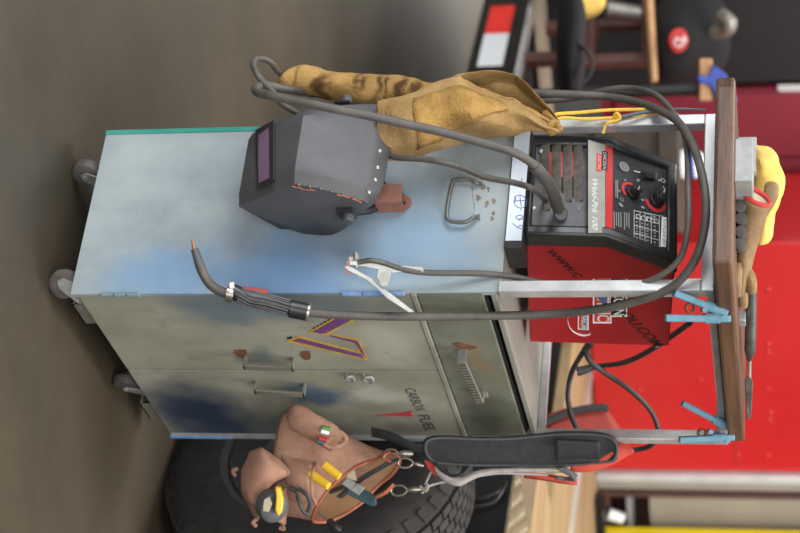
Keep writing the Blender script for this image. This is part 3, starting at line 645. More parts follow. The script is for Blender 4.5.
# sewn reinforcement patch and rolled cuff edge
rows = []
for i in range(14):
    x0 = 412+ (502-412)*i/13; row = []
    for k in range(8):
        t = k/7; x = x0+6*t; yt, yl, ybm = interp(tab, x); lo_ = yl+(ybm-yl)*(.12); hi_ = min(ybm-3, yl+(ybm-yl)*(.86-.5*max(0, (x-440)/62)))
        y = lo_+(hi_-lo_)*t; u = (ybm-y)/(ybm-yl)
        thick = .055*min(1, (565-x)/90)*min(1, (x-350)/60)
        row.append(D(x, y, 3.34-thick*1.1*math.sin(math.pi*min(1, u*.97))-(.012*math.sin(x*.09+u*5)+.005*math.sin(u*13+x*.06))*math.sin(math.pi*u)-.004))
    rows.append(row)
bm = B(); loft(bm, rows, closed=False); wob(bm, .006, 20); wob(bm, .003, 48, 3); obj('reinforcing_patch', bm, 'suede2', sl, solid=.003)
lip = [D(x, interp(tab, x)[1], 3.338) for x in range(458, 558, 7)]
bm = B(); tube(bm, lip, lambda t: .0045+.002*math.sin(t*9), 8, False, 3, flat=.6); wob(bm, .003, 60); obj('cuff_edge', bm, 'suede2', sl)
bm = B(); tube(bm, DS([(545, 112, 3.35), (553, 120, 3.34), (557, 128, 3.33), (552, 134, 3.33), (549, 126, 3.32), (556, 122, 3.325), (560, 131, 3.33)]), .006, 8, False, 5); wob(bm, .004, 50); obj('gathered_end', bm, 'suede2', sl)
# rear glove with scorch bands
tabb = [(281, 76, 86), (284, 68, 92), (292, 63, 96), (306, 63, 98), (318, 66, 98), (326, 70, 99), (345, 70, 102), (365, 71, 106), (385, 74, 112), (410, 78, 116), (432, 82, 112), (450, 88, 104)]
def rg(x, a, extra=0):
    yt, ybm = interp(tabb, x); c = (yt+ybm)/2; hh = (ybm-yt)/2
    f = 1+.10*math.sin(x*.11+a*2)
    return D(x+3*math.sin(a*2+x*.05), c-hh*math.cos(a)*(1), 3.475-(.034*f+extra)*math.sin(a)*min(1, (hh/14)))
rows = [[rg(281+169*i/40, 2*math.pi*k/18) for k in range(18)] for i in range(41)]
bm = B(); loft(bm, rows); wob(bm, .008, 18, 3); wob(bm, .004, 45, 1)
gl = thing('leather_glove', 'long suede gauntlet with dark scorch bands, hanging behind the helmet', 'glove', D(360, 90, 3.47))
obj('body', bm, 'suedeband', gl, sub=1)
# yellow cord and grey rod along the rear post
cy = thing('yellow_twine', 'yellow twine tying the suede sleeve to the rear frame post', 'cord', D(600, 115, 3.4))
bm = B(); tube(bm, DS([(548, 118, 3.36), (558, 114, 3.37), (580, 112.5, 3.38), (610, 110, 3.38), (652, 109.5, 3.38)]), .0034, 8); tube(bm, DS([(548, 124, 3.35), (562, 118, 3.37), (590, 119, 3.375), (640, 116, 3.375), (678, 114, 3.375)]), .0032, 8)
tube(bm, DS([(552, 117, 3.35), (548, 122, 3.34), (556, 127, 3.34), (553, 133, 3.345)]), .003, 8)
obj('strand', bm, 'cordy', cy)
bm = B(); tube(bm, DS([(614, 116, 3.372), (617, 113, 3.365), (620, 118, 3.362), (614, 121, 3.366), (606, 124, 3.37), (603, 133, 3.37)]), .0032, 8); wob(bm, .002, 80); obj('knot', bm, 'cordy', cy)
bm = B(); tube(bm, DS([(622, 117, 3.36), (650, 111.5, 3.365), (680, 109, 3.37), (706, 110, 3.375)]), lambda t: .0042*(1-.55*t), 8)
tag(obj('filler_rod', bm, 'pencil'), 'grey rod tucked under the yellow cord at the rear frame post', 'rod')
# ------------------------------------------------------------------ gun, ground clamp and their cables
gun = thing('welding_gun', 'welding gun with ridged black grip and red trigger on a thick looping cable', 'welding gun', D(270, 300, 3.3))
dg = 3.27
ax = DS([(232, 291, dg), (245, 297, dg), (262, 301, dg), (285, 307, dg), (308, 312, dg)])
bm = B(); tube(bm, ax, lambda t: .0155-.0015*abs(t-.35)*3, 16, False, 6, flat=1.)
grip = obj('grip', bm, 'blackplastic', gun)
P = smoothpts(ax, 6)
bm = B()
for j in range(16):
    a = 2*math.pi*j/16; ridge = []
    for i in range(4, len(P)-5):
        d = (P[i+1]-P[i-1]).normalized(); u, w = frame(d); ridge.append(P[i]+(u*math.cos(a)+w*math.sin(a))*.0146)
    tube(bm, ridge, .0016, 5, False, 0)
obj('grip_ridge', bm, 'gunmetal', grip)
bm = B(); cyl(bm, D(290, 308.5, dg), D(308, 312.2, dg), .0165, .0165, 20); obj('collar', bm, 'blackplastic', gun, bevel=.001)
bm = B(); cyl(bm, D(307, 312, dg), D(309.5, 312.6, dg), .0172, .0172, 20); obj('end_ring', bm, 'nickel', gun, bevel=.0006); bm = B(); cyl(bm, D(226.5, 293.5, dg), D(233.5, 295, dg), .0145, .0145, 20)
obj('collar_ring', bm, 'nickel', gun, bevel=.0006); bm = B(); cl_ = D(232, 287, dg-.008); obox(bm, cl_, ray(240, 280)*0+UP*.0045, RT*.009, FW*.004); cyl(bm, D(231, 291, dg-.016), D(231, 291, dg-.022), .0045, n=12)
obj('hose_clamp', bm, 'nickel', gun, bevel=.0006)
bm = B(); prism(bm, DS([(239, 288.5, dg-.006), (244, 286.5, dg-.006), (267, 289, dg-.006), (268, 293.5, dg-.006), (262, 294.5, dg-.006), (240, 291, dg-.006)]), FW*.012); obj('trigger', bm, 'trigger', gun, smooth=False, bevel=.001, label='red trigger')
bm = B(); tube(bm, DS([(231, 294.5, dg), (220, 291, dg), (210, 284, dg-.003), (203, 273, dg-.006), (200, 265, dg-.008)]), .0088, 12); obj('swan_neck', bm, 'cable', gun)
bm = B(); cyl(bm, D(200.5, 267, dg-.008), D(194.5, 249, dg-.012), .0092, .0068, 16); obj('nozzle', bm, 'gunmetal', gun)
bm = B(); cyl(bm, D(194.6, 249, dg-.012), D(192.2, 239.5, dg-.014), .0044, .002, 12); obj('contact_tip', bm, 'copper', gun)
wc = [FR_(561, 213, .0), FR_(558, 205, .03), D(551, 186, 3.20), D(535, 166, 3.15), D(515, 153, 3.13), D(490, 145, 3.13), D(450, 134, 3.13), D(410, 125, 3.13), D(370, 116, 3.13), D(330, 108, 3.13), D(300, 102, 3.14), D(272, 96, 3.16), D(258, 93, 3.20), D(256, 88, 3.27), D(264, 85, 3.33), D(285, 89, 3.40), D(330, 95, 3.53), D(400, 95, 3.55), D(470, 91, 3.52),
      D(530, 93, 3.48), D(575, 94.5, 3.46), D(610, 97, 3.45), D(640, 103, 3.40), D(663, 112, 3.33), D(680, 124, 3.28), D(694, 148, 3.22), D(703, 180, 3.16), D(706, 210, 3.135), D(702, 240, 3.135), D(692, 265, 3.145), D(672, 287, 3.165), D(640, 300, 3.20), D(600, 309, 3.235), D(550, 314, 3.28), D(480, 316, 3.28), D(400, 316.5, 3.275), D(340, 315, 3.27), D(309, 312.5, dg)]
bm = B(); tube(bm, wc, .0078, 12, False, 8); obj('cable', bm, 'cable', gun)
bm = B(); tube(bm, [FR_(560, 213, .012), FR_(557, 204, .04), D(549, 184, 3.195), D(534, 165.5, 3.15)], .0112, 14); obj('cable_boot', bm, 'cable', gun)
# ground clamp
gc = thing('ground_clamp', 'steel ground clamp biting the front top edge of the side panel, with thin grey cable', 'clamp', D(390, 280, 3.24))
dc = 3.245
def plate(bm, l, d, th=.012): prism(bm, [D(x, y, d) for x, y in l], FW*th)
def C1(l): return [(180+x*.3, 220+y*.3) for x, y in l]
bm = B(); plate(bm, C1([(545, 155), (560, 150), (640, 195), (670, 225), (690, 235), (775, 300), (782, 308), (762, 308), (690, 262), (655, 228), (620, 200), (558, 168)]), dc); obj('lower_arm', bm, 'zinc', gc, smooth=False, bevel=.001)
bm = B(); plate(bm, C1([(556, 135), (620, 138), (700, 150), (790, 155), (812, 158), (812, 176), (760, 172), (705, 178), (690, 220), (670, 222), (655, 190), (660, 165), (610, 155), (560, 150)]), dc-.003, .014); obj('upper_arm', bm, 'zinc', gc, smooth=False, bevel=.001)
bm = B(); cyl(bm, D(384, 278, dc-.01), D(384, 278, dc+.02), .006, n=14); cyl(bm, D(384, 278, dc-.012), D(384, 278, dc-.006), .009, n=6); obj('pivot_bolt', bm, 'dull', gc)
bm = B(); cyl(bm, D(355.5, 252, dc+.003), D(356, 268, dc+.003), .0035, n=10); cyl(bm, D(349, 259, dc+.003), D(353, 259, dc+.003), .0075, n=6); cyl(bm, D(356, 254, dc+.003), D(356, 259, dc+.003), .006, n=6); obj('terminal_bolt', bm, 'dull', gc)
bm = B(); tube(bm, DS([(358, 263, dc), (370, 260.5, dc-.004), (384, 263, dc-.004), (394, 266.5, dc-.002)]), .005, 10); obj('lug', bm, 'toolsteel', gc)
bm = B(); plate(bm, C1([(548, 158), (562, 150), (575, 175), (560, 183)]), dc+.001, .008); plate(bm, C1([(556, 133), (566, 133), (566, 152), (556, 152)]), dc-.004, .014); obj('jaw', bm, 'rustpink', gc, smooth=False)
wc2 = [D(394, 267, dc), D(412, 271, 3.245), D(435, 273, 3.25), D(480, 273.5, 3.255), D(515, 277, 3.26), D(550, 284.5, 3.265), D(590, 287, 3.235), D(630, 285, 3.205), D(658, 277, 3.18), D(680, 258, 3.16), D(688, 225, 3.15), D(688, 185, 3.18), D(687, 150, 3.25), D(682, 128, 3.28), D(668, 106, 3.33), D(652, 93, 3.39), D(630, 88, 3.44), D(608, 89.5, 3.46), D(580, 97, 3.49), D(545, 101, 3.51), D(480, 100, 3.56), D(400, 88, 3.56), D(330, 84, 3.54), D(285, 76, 3.47), D(270, 62, 3.42), D(258, 58.5, 3.38), D(253, 64, 3.34), D(258, 76, 3.30), D(272, 91, 3.32), D(285, 106, 3.36), D(330, 130, 3.40), D(375, 150, 3.36), D(395, 157, 3.30), D(430, 160, 3.26), D(460, 167, 3.25), D(485, 177, 3.24), D(515, 183, 3.22), D(533, 189, 3.21), FR_(545, 200, .015), FR_(548, 206, .0)]
bm = B(); tube(bm, wc2, .0056, 10, False, 8); obj('cable', bm, 'cable', gc)
# ------------------------------------------------------------------ black power cord with plug behind the welder
pc = thing('power_cord', 'black power cord with plug, looping behind the red welder and the right frame post', 'cord', D(600, 400, 3.85))
dpc = 3.86
bm = B(); tube(bm, DS([(690, 323, 3.62), (683, 328, 3.66), (660, 344, 3.72), (640, 356, 3.78), (622, 363, 3.82), (600, 366, dpc), (588, 368, dpc)]), .0058, 10)
tube(bm, DS([(588, 344, 3.76), (583, 352, 3.8), (572, 372, 3.85), (568, 395, 3.87), (571, 415, 3.87), (578, 430, 3.87), (588, 440, 3.9), (610, 452, 3.92), (635, 450, 3.92), (650, 446, 3.9), (657, 436, 3.88), (658, 428, 3.87), (650, 410, 3.86), (630, 390, 3.84), (605, 373, 3.83), (590, 361, 3.8), (586, 350, 3.78), (592, 344, 3.76)]), .0056, 10)
obj('cord', bm, 'cableblk', pc)
bm = B(); tube(bm, DS([(577, 371.5, dpc), (584, 370, dpc), (592, 367, dpc), (598, 366, dpc)]), lambda t: .011-.005*t, 12, False, 4); pg = obj('plug', bm, 'cableblk', pc)
bm = B(); cyl(bm, D(571, 368, dpc), D(577, 369.5, dpc), .0018, n=8); cyl(bm, D(571.5, 371.5, dpc), D(577, 372, dpc), .0018, n=8); obj('prong', bm, 'nickel', pg)
# ------------------------------------------------------------------ board on the frame and what lies on it
zb0 = ZT+.003; zb1 = zb0+.033
bd = [V((-.139, -.032, zb0)), V((.548, -.032, zb0)), V((.548, .374, zb0)), V((-.10, .374, zb0)), V((-.128, .360, zb0)), V((-.139, .330, zb0))]
bm = B(); prism(bm, bd, ZZ*(zb1-zb0))
tag(obj('worktop_board', bm, 'board', smooth=False, bevel=.006), 'thick worn brown board laid across the top of the cart frame', 'board')
def ON(x, y, X, z=None): p = AX(x, y, X); return V((p.x, p.y, zb1 if z is None else z))
def vpx(P): d = P-CAM; return 400+F*d.dot(UP)/d.dot(FW)
p0 = AX(740, 140, -.10); p1 = AX(740, 183, -.10); hgt = .031
bm = B(); box(bm, -.105, -.01, p1.y, p0.y, zb1, zb1+hgt)
tag(obj('steel_block', bm, 'greyblock', smooth=False, bevel=.002), 'small grey metal block at the left end of the brown board', 'block')
# yellow cloth bunched behind
rows = []; N_ = 20
ytab = [(143, 752, 768), (146, 751, 774), (158, 751, 780), (175, 751, 783), (190, 751, 784), (205, 752, 781), (215, 752, 777), (226, 752, 774), (236, 754, 772), (243, 756, 765)]
for i in range(N_+1):
    y = 143+100*i/N_; xa, xb = interp(ytab, y); row = []
    for k in range(16):
        a = 2*math.pi*k/16; row.append(D((xa+xb)/2+(xb-xa)/2*math.cos(a)*(1+.05*math.sin(i*1.1+k)), y, 3.33+.045*math.sin(a)*min(1, (y-138)/20)*min(1, (250-y)/20)))
    rows.append(row)
bm = B(); loft(bm, rows); wob(bm, .011, 20, 5); wob(bm, .006, 45, 2)
zmin = min(v.co.z for v in bm.verts)
yg = thing('yellow_cloth', 'bunched yellow cloth on the brown board behind the grey block', 'cloth', D(752, 190, 3.33))
obj('cloth', bm, 'yellowrag', yg, sub=1)
bm = B(); pts = [AX(x, y, .03) for x, y in ((738, 143), (754, 143), (754, 178), (738, 178))]; box(bm, .01, .09, pts[2].y, pts[0].y, zb1, zb1+.034)
tag(obj('steel_block', bm, 'greyblock', smooth=False, bevel=.002), 'grey metal block carrying the bunched yellow cloth on the brown board', 'block')
# brown glove with red cuff, lying on its side
bg = thing('work_glove', 'brown leather work glove with red-edged open cuff lying on the board', 'glove', D(740, 250, 3.25))
cuffc = DS([(x, y, d) for x, y, d in ((740, 189, 3.20), (748, 188, 3.19), (758, 193, 3.20), (765, 201, 3.22), (766, 205, 3.24), (757, 205, 3.23), (747, 201, 3.21), (740, 194, 3.20))])
def gring(cx, cy, hx, hy, d, hd, n=16, sx=0, sy=0):
    return [D(cx+hx*math.cos(a)+sx*math.sin(a), cy+hy*math.cos(a)+sy*math.sin(a), d-hd*math.sin(a)) for a in [2*math.pi*k/n for k in range(n)]]
rows = [gring(755, 196, 14.5, 8, 3.20, .02, sx=-2.5, sy=5), gring(755, 201, 14.5, 8, 3.205, .024, sx=-2.5, sy=5), gring(755, 209, 12, 5, 3.22, .03, sx=-1, sy=3), gring(752, 220, 11, 3, 3.235, .035), gring(749, 238, 10, 0, 3.25, .038), gring(745, 255, 9, -1, 3.265, .036), gring(743, 270, 7.5, -1, 3.28, .03), gring(742, 284, 6.5, 0, 3.29, .026), gring(741, 296, 5, 0, 3.30, .02), gring(740.5, 304, 3.5, 0, 3.31, .014)]
bm = B(); loft(bm, rows, caps=False); wob(bm, .004, 30, 2); obj('palm', bm, 'glove', bg, solid=.003, sub=1)
bm = B(); pts = gring(755, 196, 14.5, 8, 3.20, .02, 14, -2.5, 5); tube(bm, pts, .0042, 8, True, 3); obj('cuff_piping', bm, 'redtrim', bg, label='red piping round the cuff')
bm = B(); face(bm, [p.lerp(D(755, 197, 3.205), .1)+RT*.004 for p in gring(755, 196, 14.5, 8, 3.20, .02, 14, -2.5, 5)]); obj('lining', bm, 'glovelining', bg)
for k, (l, r) in enumerate(((((772, 186, 3.27), (771, 194, 3.255), (765, 206, 3.25), (757, 218, 3.25)), .014), (((745, 268, 3.27), (751, 280, 3.27), (752, 292, 3.28)), .011), (((740, 280, 3.285), (743, 296, 3.29), (743, 306, 3.30)), .010), (((738, 262, 3.25), (737.5, 280, 3.26), (738, 296, 3.27)), .009))):
    bm = B(); tube(bm, DS(l), (lambda r: lambda t: r*(1-.35*abs(t-.4)))(r), 10, False, 5); wob(bm, .002, 50); obj('thumb' if k == 0 else 'finger', bm, 'glove', bg)
# dark glove fingertips under it
dk = thing('dark_glove', 'dark grey glove tucked under the brown glove, rounded fingertips showing', 'glove', D(738, 225, 3.2))
for (x, y) in ((740, 206), (741, 218), (741, 231), (740, 243)):
    bm = B(); a, b = D(x, y, 3.185), D(x, y+6, 3.26); tube(bm, [a, a.lerp(b, .08), a.lerp(b, .3), a.lerp(b, .7), b], lambda t: .0108*(min(1, .35+t*6)), 12, False, 4); obj('finger', bm, 'glovedark', dk)
bm = B(); rows = [gring(739.5, 204+8*i, 4, 0, 3.27, .03) for i in range(7)]; loft(bm, rows); wob(bm, .003, 30); obj('palm', bm, 'glovedark', dk, sub=1)
# chipping tool
ct = thing('chipping_chisel', 'dark steel chisel with thick handle lying along the board front', 'chisel', D(745, 365, 3.45))
bm = B(); tube(bm, DS([(751, 290, 3.33), (751, 310, 3.36), (750.5, 335, 3.40), (750, 350, 3.43), (749.5, 360, 3.45)]), lambda t: .0105 if t < .75 else .0105-.025*(t-.75), 12, False, 4); obj('handle', bm, 'toolsteel', ct)
bm = B(); cyl(bm, D(749.5, 356, 3.445), D(749, 380, 3.48), .0042, n=10); obj('neck', bm, 'dull', ct)
bm = B(); prism(bm, DS([(745, 378, 3.47), (752, 378, 3.47), (753, 384, 3.48), (752, 405, 3.52), (751, 418, 3.545), (747, 420, 3.545), (746, 400, 3.51)]), FW*.006); obj('blade', bm, 'toolsteel', ct, smooth=False, bevel=.001)
bm = B(); p = D(742, 318, 3.36); obox(bm, p, V((.012, 0, 0)), V((0, .012, 0)), ZZ*.007); 
tag(obj('steel_nut', bm, 'zinc', bevel=.002), 'small bright steel nut on the board edge under the chisel handle', 'nut')
# ------------------------------------------------------------------ blue spring clamps
def bclamp(label, a1, a2, spring, d, jx):
    t = thing('spring_clamp', label, 'clamp', D(spring[0], spring[1], d), group=None)
    for nm, l in (('upper_arm', a1), ('lower_arm', a2)):
        (xa, ya), (xb, yb) = l; bm = B(); pa, pb = D(xa, ya, d), D(xb, yb, d); dr = (pb-pa).normalized(); s = dr.cross(FW).normalized()
        obox(bm, (pa+pb)/2, dr*((pb-pa).length/2), s*.0062, FW*.011)
        m = pa.lerp(pb, .72); obox(bm, m, dr*.014, s*.0085, FW*.010)
        obj(nm, bm, 'clampblue', t, smooth=False, bevel=.002)
    bm = B(); c = D(spring[0], spring[1], d); u, w = RT, UP
    for k in range(3): tube(bm, [c+FW*(k*.005-.006)+(RT*math.cos(a)+UP*math.sin(a))*.0075 for a in [2*math.pi*i/10 for i in range(10)]], .0019, 6, True, 2)
    obj('spring', bm, 'rust', t)
    for (x, y) in jx:
        bm = B(); c = D(x, y, d-.012); cyl(bm, c, c+FW*.024, .0048, n=12); obj('pivot_pin', bm, 'clampblue', t)
    return t
bclamp('blue spring clamp on the front rail, next to the red welder top', ((674, 293), (727, 313.5)), ((665, 318), (730, 318.5)), (690, 308), 3.165, ((705, 310), (724, 318)))
bclamp('blue spring clamp gripping the far right corner of the frame and board', ((682, 403), (734, 430)), ((679, 440), (734, 437)), (702, 433), 3.585, ((711, 432), (728, 441)))
# ------------------------------------------------------------------ tan tool bag
bag = thing('tool_pouch', 'tan canvas tool pouch with orange leather rim, hung from the strap beside the right door', 'pouch', D(300, 465, 3.66))
def bring(t, n=24, sc=1., dd=0):
    # t 0 = rim, 1 = bottom
    c0, a0, b0, d0 = (355, 488), (-34, 35), (27, -3), .055
    c1, a1, b1, d1 = (277, 460), (-10, 50), (3, 0), .045
    e = t; c = [c0[i]+(c1[i]-c0[i])*e for i in (0, 1)]; a = [a0[i]+(a1[i]-a0[i])*e for i in (0, 1)]; b = [b0[i]+(b1[i]-b0[i])*min(1, e*1.5) for i in (0, 1)]; d = d0+(d1-d0)*e+.012*math.sin(math.pi*t)
    out = []
    for k in range(n):
        th = 2*math.pi*k/n; ca, sa = math.cos(th), math.sin(th)
        out.append(D(c[0]+(a[0]*ca+b[0]*sa)*sc, c[1]+(a[1]*ca+b[1]*sa)*sc, 3.69+dd+d*sa*sc))
    return out
rows = [bring(i/14) for i in range(15)]+[bring(1.03, sc=.8), bring(1.04, sc=.45)]
bm = B(); R = loft(bm, rows, caps=False); bm.faces.new(R[-1]); wob(bm, .007, 16, 1); wob(bm, .004, 42, 6); obj('bag_body', bm, 'canvas', bag, solid=.003, sub=1)
bm = B(); rr = [p for p in bring(-.005)]; tube(bm, rr, .0038, 8, True, 2, flat=.8); wob(bm, .007, 16, 1); obj('rim_binding', bm, 'rim', bag, label='orange leather rim binding')
rows = [bring(.02+i*.06, sc=.955) for i in range(9)]; bm = B(); R = loft(bm, rows, caps=False); bm.faces.new(R[-1]); wob(bm, .007, 16, 1); obj('lining', bm, 'canvasin', bag)
# rolled pocket along the upper edge
bm = B(); tube(bm, DS([(290, 414, 3.62), (297, 417, 3.61), (312, 426, 3.605), (326, 435, 3.605), (336, 441, 3.61)]), lambda t: .030*(.55+.45*min(1, t*5)), 16, False, 5, flat=.6); wob(bm, .005, 30); obj('roll_pocket', bm, 'canvas', bag)
# torn mouth of the roll pocket with coloured tips
bm = B(); tube(bm, DS([(324, 444, 3.595), (332, 438, 3.59), (338, 433, 3.595), (346, 441, 3.60), (335, 447, 3.60)]), .005, 8, True, 4); wob(bm, .005, 60); obj('pocket_edge', bm, 'canvas', bag)
pens = []
for k, ((x0, y0), (x1, y1), m, nm) in enumerate((((322, 428), (330, 429), 'green', 'green'), ((321, 431), (328, 433), 'white', 'white'), ((319, 438), (326, 440), 'redtrim', 'red'), ((317, 441), (323, 443), 'tealdark', 'teal'))):
    bm = B(); cyl(bm, D(x0, y0, 3.58), D(x1, y1, 3.582), .0042, n=12); dome(bm, D(x1, y1, 3.582), D(x1, y1, 3.582)-D(x0, y0, 3.58), .0042)
    tag(obj('marker_pen', bm, m), nm+' tipped marker poking from the rolled pocket of the tan pouch', 'marker', 'markers in the rolled pocket')
# plier pocket
def sheet(name, l, d, m, bulge=.02, n=8):
    bm = B(); rows = []
    for i in range(n+1):
        t = i/n; row = []
        for j in range(n+1):
            s = j/n; x = (l[0][0]*(1-s)+l[1][0]*s)*(1-t)+(l[3][0]*(1-s)+l[2][0]*s)*t; y = (l[0][1]*(1-s)+l[1][1]*s)*(1-t)+(l[3][1]*(1-s)+l[2][1]*s)*t
            row.append(D(x, y, d-bulge*math.sin(math.pi*t)**.6*math.sin(math.pi*s)**.6))
        rows.append(row)
    loft(bm, rows, closed=False); wob(bm, .004, 30, 4); return obj(name, bm, m, bag, solid=.003, sub=1)
sheet('plier_pocket', ((280, 452), (316, 462), (316, 504), (286, 500)), 3.64, 'canvas', .028)
bm = B(); tube(bm, DS([(316, 462, 3.635), (313, 470, 3.60), (311, 482, 3.595), (312, 495, 3.60), (316, 504, 3.635)]), .0030, 8); obj('pocket_hem', bm, 'canvas', bag)
# lower pocket holding the tape
LB = smoothpts([V((262, 450, 0)), V((252, 450, 0)), V((245, 458, 0)), V((239, 480, 0)), V((246, 503, 0)), V((255, 521, 0))], 5)
RB = smoothpts([V((264, 451, 0)), V((277, 460, 0)), V((289, 473, 0)), V((274, 481, 0)), V((264, 495, 0)), V((262, 516, 0))], 5)
rows = []
for i, (a, b) in enumerate(zip(LB, RB)):
    t = i/(len(LB)-1); row = []
    for k in range(11):
        u = k/10; q = a.lerp(b, u); row.append(D(q.x, q.y, 3.635-.075*math.sin(math.pi*min(1, .12+u*.72))**.8*math.sin(math.pi*(.12+.8*t))**.6))
    rows.append(row)
bm = B(); loft(bm, rows, closed=False); wob(bm, .007, 24, 8); wob(bm, .003, 60, 2); obj('tape_pocket', bm, 'canvas', bag, solid=.004, sub=1)
rows = []
for i, b in enumerate(RB):
    t = i/(len(RB)-1); c2 = V((292-6*t, 470+54*t, 0)); rows.append([D(*((b.lerp(c2, k/4)).xy), 3.645-.02*math.sin(math.pi*k/4)) for k in range(5)])
bm = B(); loft(bm, rows, closed=False); wob(bm, .006, 24, 8); obj('pocket_back', bm, 'canvas', bag, solid=.003)
bm = B(); tube(bm, [D(q.x, q.y, 3.60) for q in RB[4::3]], .003, 6, False, 3); obj('pocket_hem', bm, 'canvas', bag)
for k, l in enumerate((((238, 468, 3.6), (233, 471, 3.6), (236, 476, 3.6)), ((256, 519, 3.57), (252, 523, 3.57), (257, 526, 3.57)), ((282, 523, 3.6), (284, 529, 3.6), (279, 528, 3.6)))):
    bm = B(); tube(bm, DS(l), .0045, 8, False, 4); wob(bm, .003, 70); obj('frayed_corner', bm, 'canvas', bag)
# things in the pouch
tp = thing('tape_measure', 'round yellow and grey tape measure in the lowest pocket of the tan pouch', 'tape measure', D(272, 508, 3.57))
c = D(272, 506, 3.575); axd = (UP*.5-FW*.75+RT*.2).normalized()
bm = B(); lathe(bm, c-axd*.016, axd, [(0, .002), (0, .026), (.004, .031), (.027, .031), (.031, .026), (.031, .002)], 28); obj('housing', bm, 'gunmetal', tp)
bm = B(); pp = [D(x, y, 3.535) for x, y in ((275, 487), (280, 488), (283, 500), (282, 512), (278, 517), (275, 510), (276, 498))]; prism(bm, pp, FW*.03); obj('grip_shell', bm, 'yplastic', tp, bevel=.003)
bm = B(); pp = [D(x, y, 3.533) for x, y in ((264, 500), (269, 497), (272, 504), (269, 512), (263, 511))]; prism(bm, pp, FW*.012); obj('label', bm, 'glovelining', tp, smooth=False)
pl = thing('pliers', 'pliers with two yellow grips standing in the middle pocket of the tan pouch', 'pliers', D(312, 475, 3.6))
for (p, q) in (((310, 473, 3.605), (329, 486.5, 3.585)), ((324, 464.5, 3.61), (340, 477, 3.60))):
    a, b = D(*p), D(*q); bm = B(); tube(bm, [a, a.lerp(b, .1), a.lerp(b, .5), a.lerp(b, .9), b], lambda t: .0085*min(1, .5+6*min(t, 1-t)), 12, False, 4); obj('handle', bm, 'yplastic', pl)
bm = B(); tube(bm, DS([(322, 470, 3.635), (316, 468, 3.65), (310, 467, 3.67)]), lambda t: .006-.003*t, 10); obj('jaw', bm, 'toolsteel', pl)
sc_ = thing('scissors', 'dark grey snips in the pocket below the yellow pliers', 'snips', D(300, 500, 3.6))
for l in (((299, 489, 3.595), (306, 494, 3.58), (310, 503, 3.58), (308, 512, 3.585)), ((297, 495, 3.595), (300, 505, 3.58), (304, 512, 3.58), (309, 515, 3.585))):
    bm = B(); tube(bm, DS(l), .006, 10, False, 5, flat=.6); obj('handle', bm, 'gunmetal', sc_)
bm = B(); tube(bm, DS([(290, 488, 3.61), (298, 492, 3.6)]), .005, 8, False, 1); obj('blade', bm, 'toolsteel', sc_)
uk = thing('utility_knife', 'utility knife with dark teal grip and steel bolster leaning in the pouch mouth', 'knife', D(355, 488, 3.66))
bm = B(); prism(bm, DS([(360, 487, 3.655), (376, 497, 3.64), (377, 505, 3.64), (372, 507, 3.64), (346, 494, 3.655), (347, 488, 3.66)]), FW*.016); obj('grip', bm, 'tealdark', uk, smooth=False, bevel=.003)
bm = B(); prism(bm, DS([(357, 483, 3.655), (366, 487, 3.65), (359, 496, 3.65), (350, 490, 3.655)]), FW*.014-FW*.003); obj('bolster', bm, 'zinc', uk, smooth=False, bevel=.002)
bm = B(); prism(bm, DS([(347, 478, 3.66), (356, 483, 3.655), (351, 490, 3.655), (342, 484, 3.66)]), FW*.01); obj('blade', bm, 'greyblock', uk, smooth=False)
fl = thing('file', 'flat pale file standing in the pouch mouth above the teal knife', 'file', D(345, 470, 3.68))
bm = B(); prism(bm, DS([(346, 478, 3.67), (350, 467, 3.67), (354, 467, 3.67), (357, 481, 3.67)]), FW*.006); obj('blade', bm, 'glovelining', fl, smooth=False)
bm = B(); tube(bm, DS([(350, 484, 3.68), (340, 488, 3.69), (330, 492, 3.7)]), .005, 8, False, 2); obj('tang', bm, 'toolsteel', fl)
sb = thing('screwdriver', 'black screwdriver knob showing below the pouch rim', 'screwdriver', D(336, 527, 3.62))
bm = B(); tube(bm, DS([(330, 522, 3.64), (335, 527, 3.62), (340, 530, 3.62)]), .008, 12, False, 3); obj('handle', bm, 'blackplastic', sb)
bm = B(); cyl(bm, D(330, 522, 3.64), D(318, 512, 3.68), .003, n=8); obj('shaft', bm, 'zinc', sb)
# ------------------------------------------------------------------ padded shoulder strap
st = thing('shoulder_strap', 'black padded shoulder strap with red and grey webbing hanging on the right frame post', 'strap', D(520, 460, 3.65))
outl = [(424, 441), (430, 437), (445, 436), (480, 437.5), (510, 437), (540, 434), (562, 432), (590, 432), (607, 434), (616, 439), (619.5, 448), (618, 458), (613, 463), (595, 465), (575, 467), (540, 468), (510, 467.5), (470, 467), (445, 465.5), (432, 463), (425, 456), (423, 448)]
dpad = 3.645
bm = B(); P2 = smoothpts([D(x, y, dpad+.012*math.sin((x-424)/200*3.1)) for x, y in outl], 3, True); prism(bm, P2, FW*.022); obj('pad', bm, 'pad', st, bevel=.005)
bm = B(); cxm, cym = 520, 451
inn = [D(x+(cxm-x)*.025, y+(451-y)*.12, dpad-.002+.012*math.sin((x-424)/200*3.1)) for x, y in outl]; tube(bm, inn, .0028, 8, True, 3); obj('piping', bm, 'padrim', st)
rows = []
for i in range(16):
    x = 556+44*i/15; t = i/15; y0 = 440+2*t; y1 = 462-1*t
    rows.append([D(x, y0+(y1-y0)*k/6, dpad-.004+.010*math.sin(math.pi*k/6)-.0) for k in range(7)])
bm = B(); loft(bm, rows, closed=False); obj('inner_fold', bm, 'pad', st, solid=.002)
rows = [[D(x, ya+(yb-ya)*k/5, 3.66-.012*math.sin(math.pi*k/5)) for k in range(6)] for x, ya, yb in ((570, 464, 471), (585, 462, 473), (600, 455, 470), (612, 442, 465), (620, 440, 460), (629, 446, 455), (634, 450, 453))]
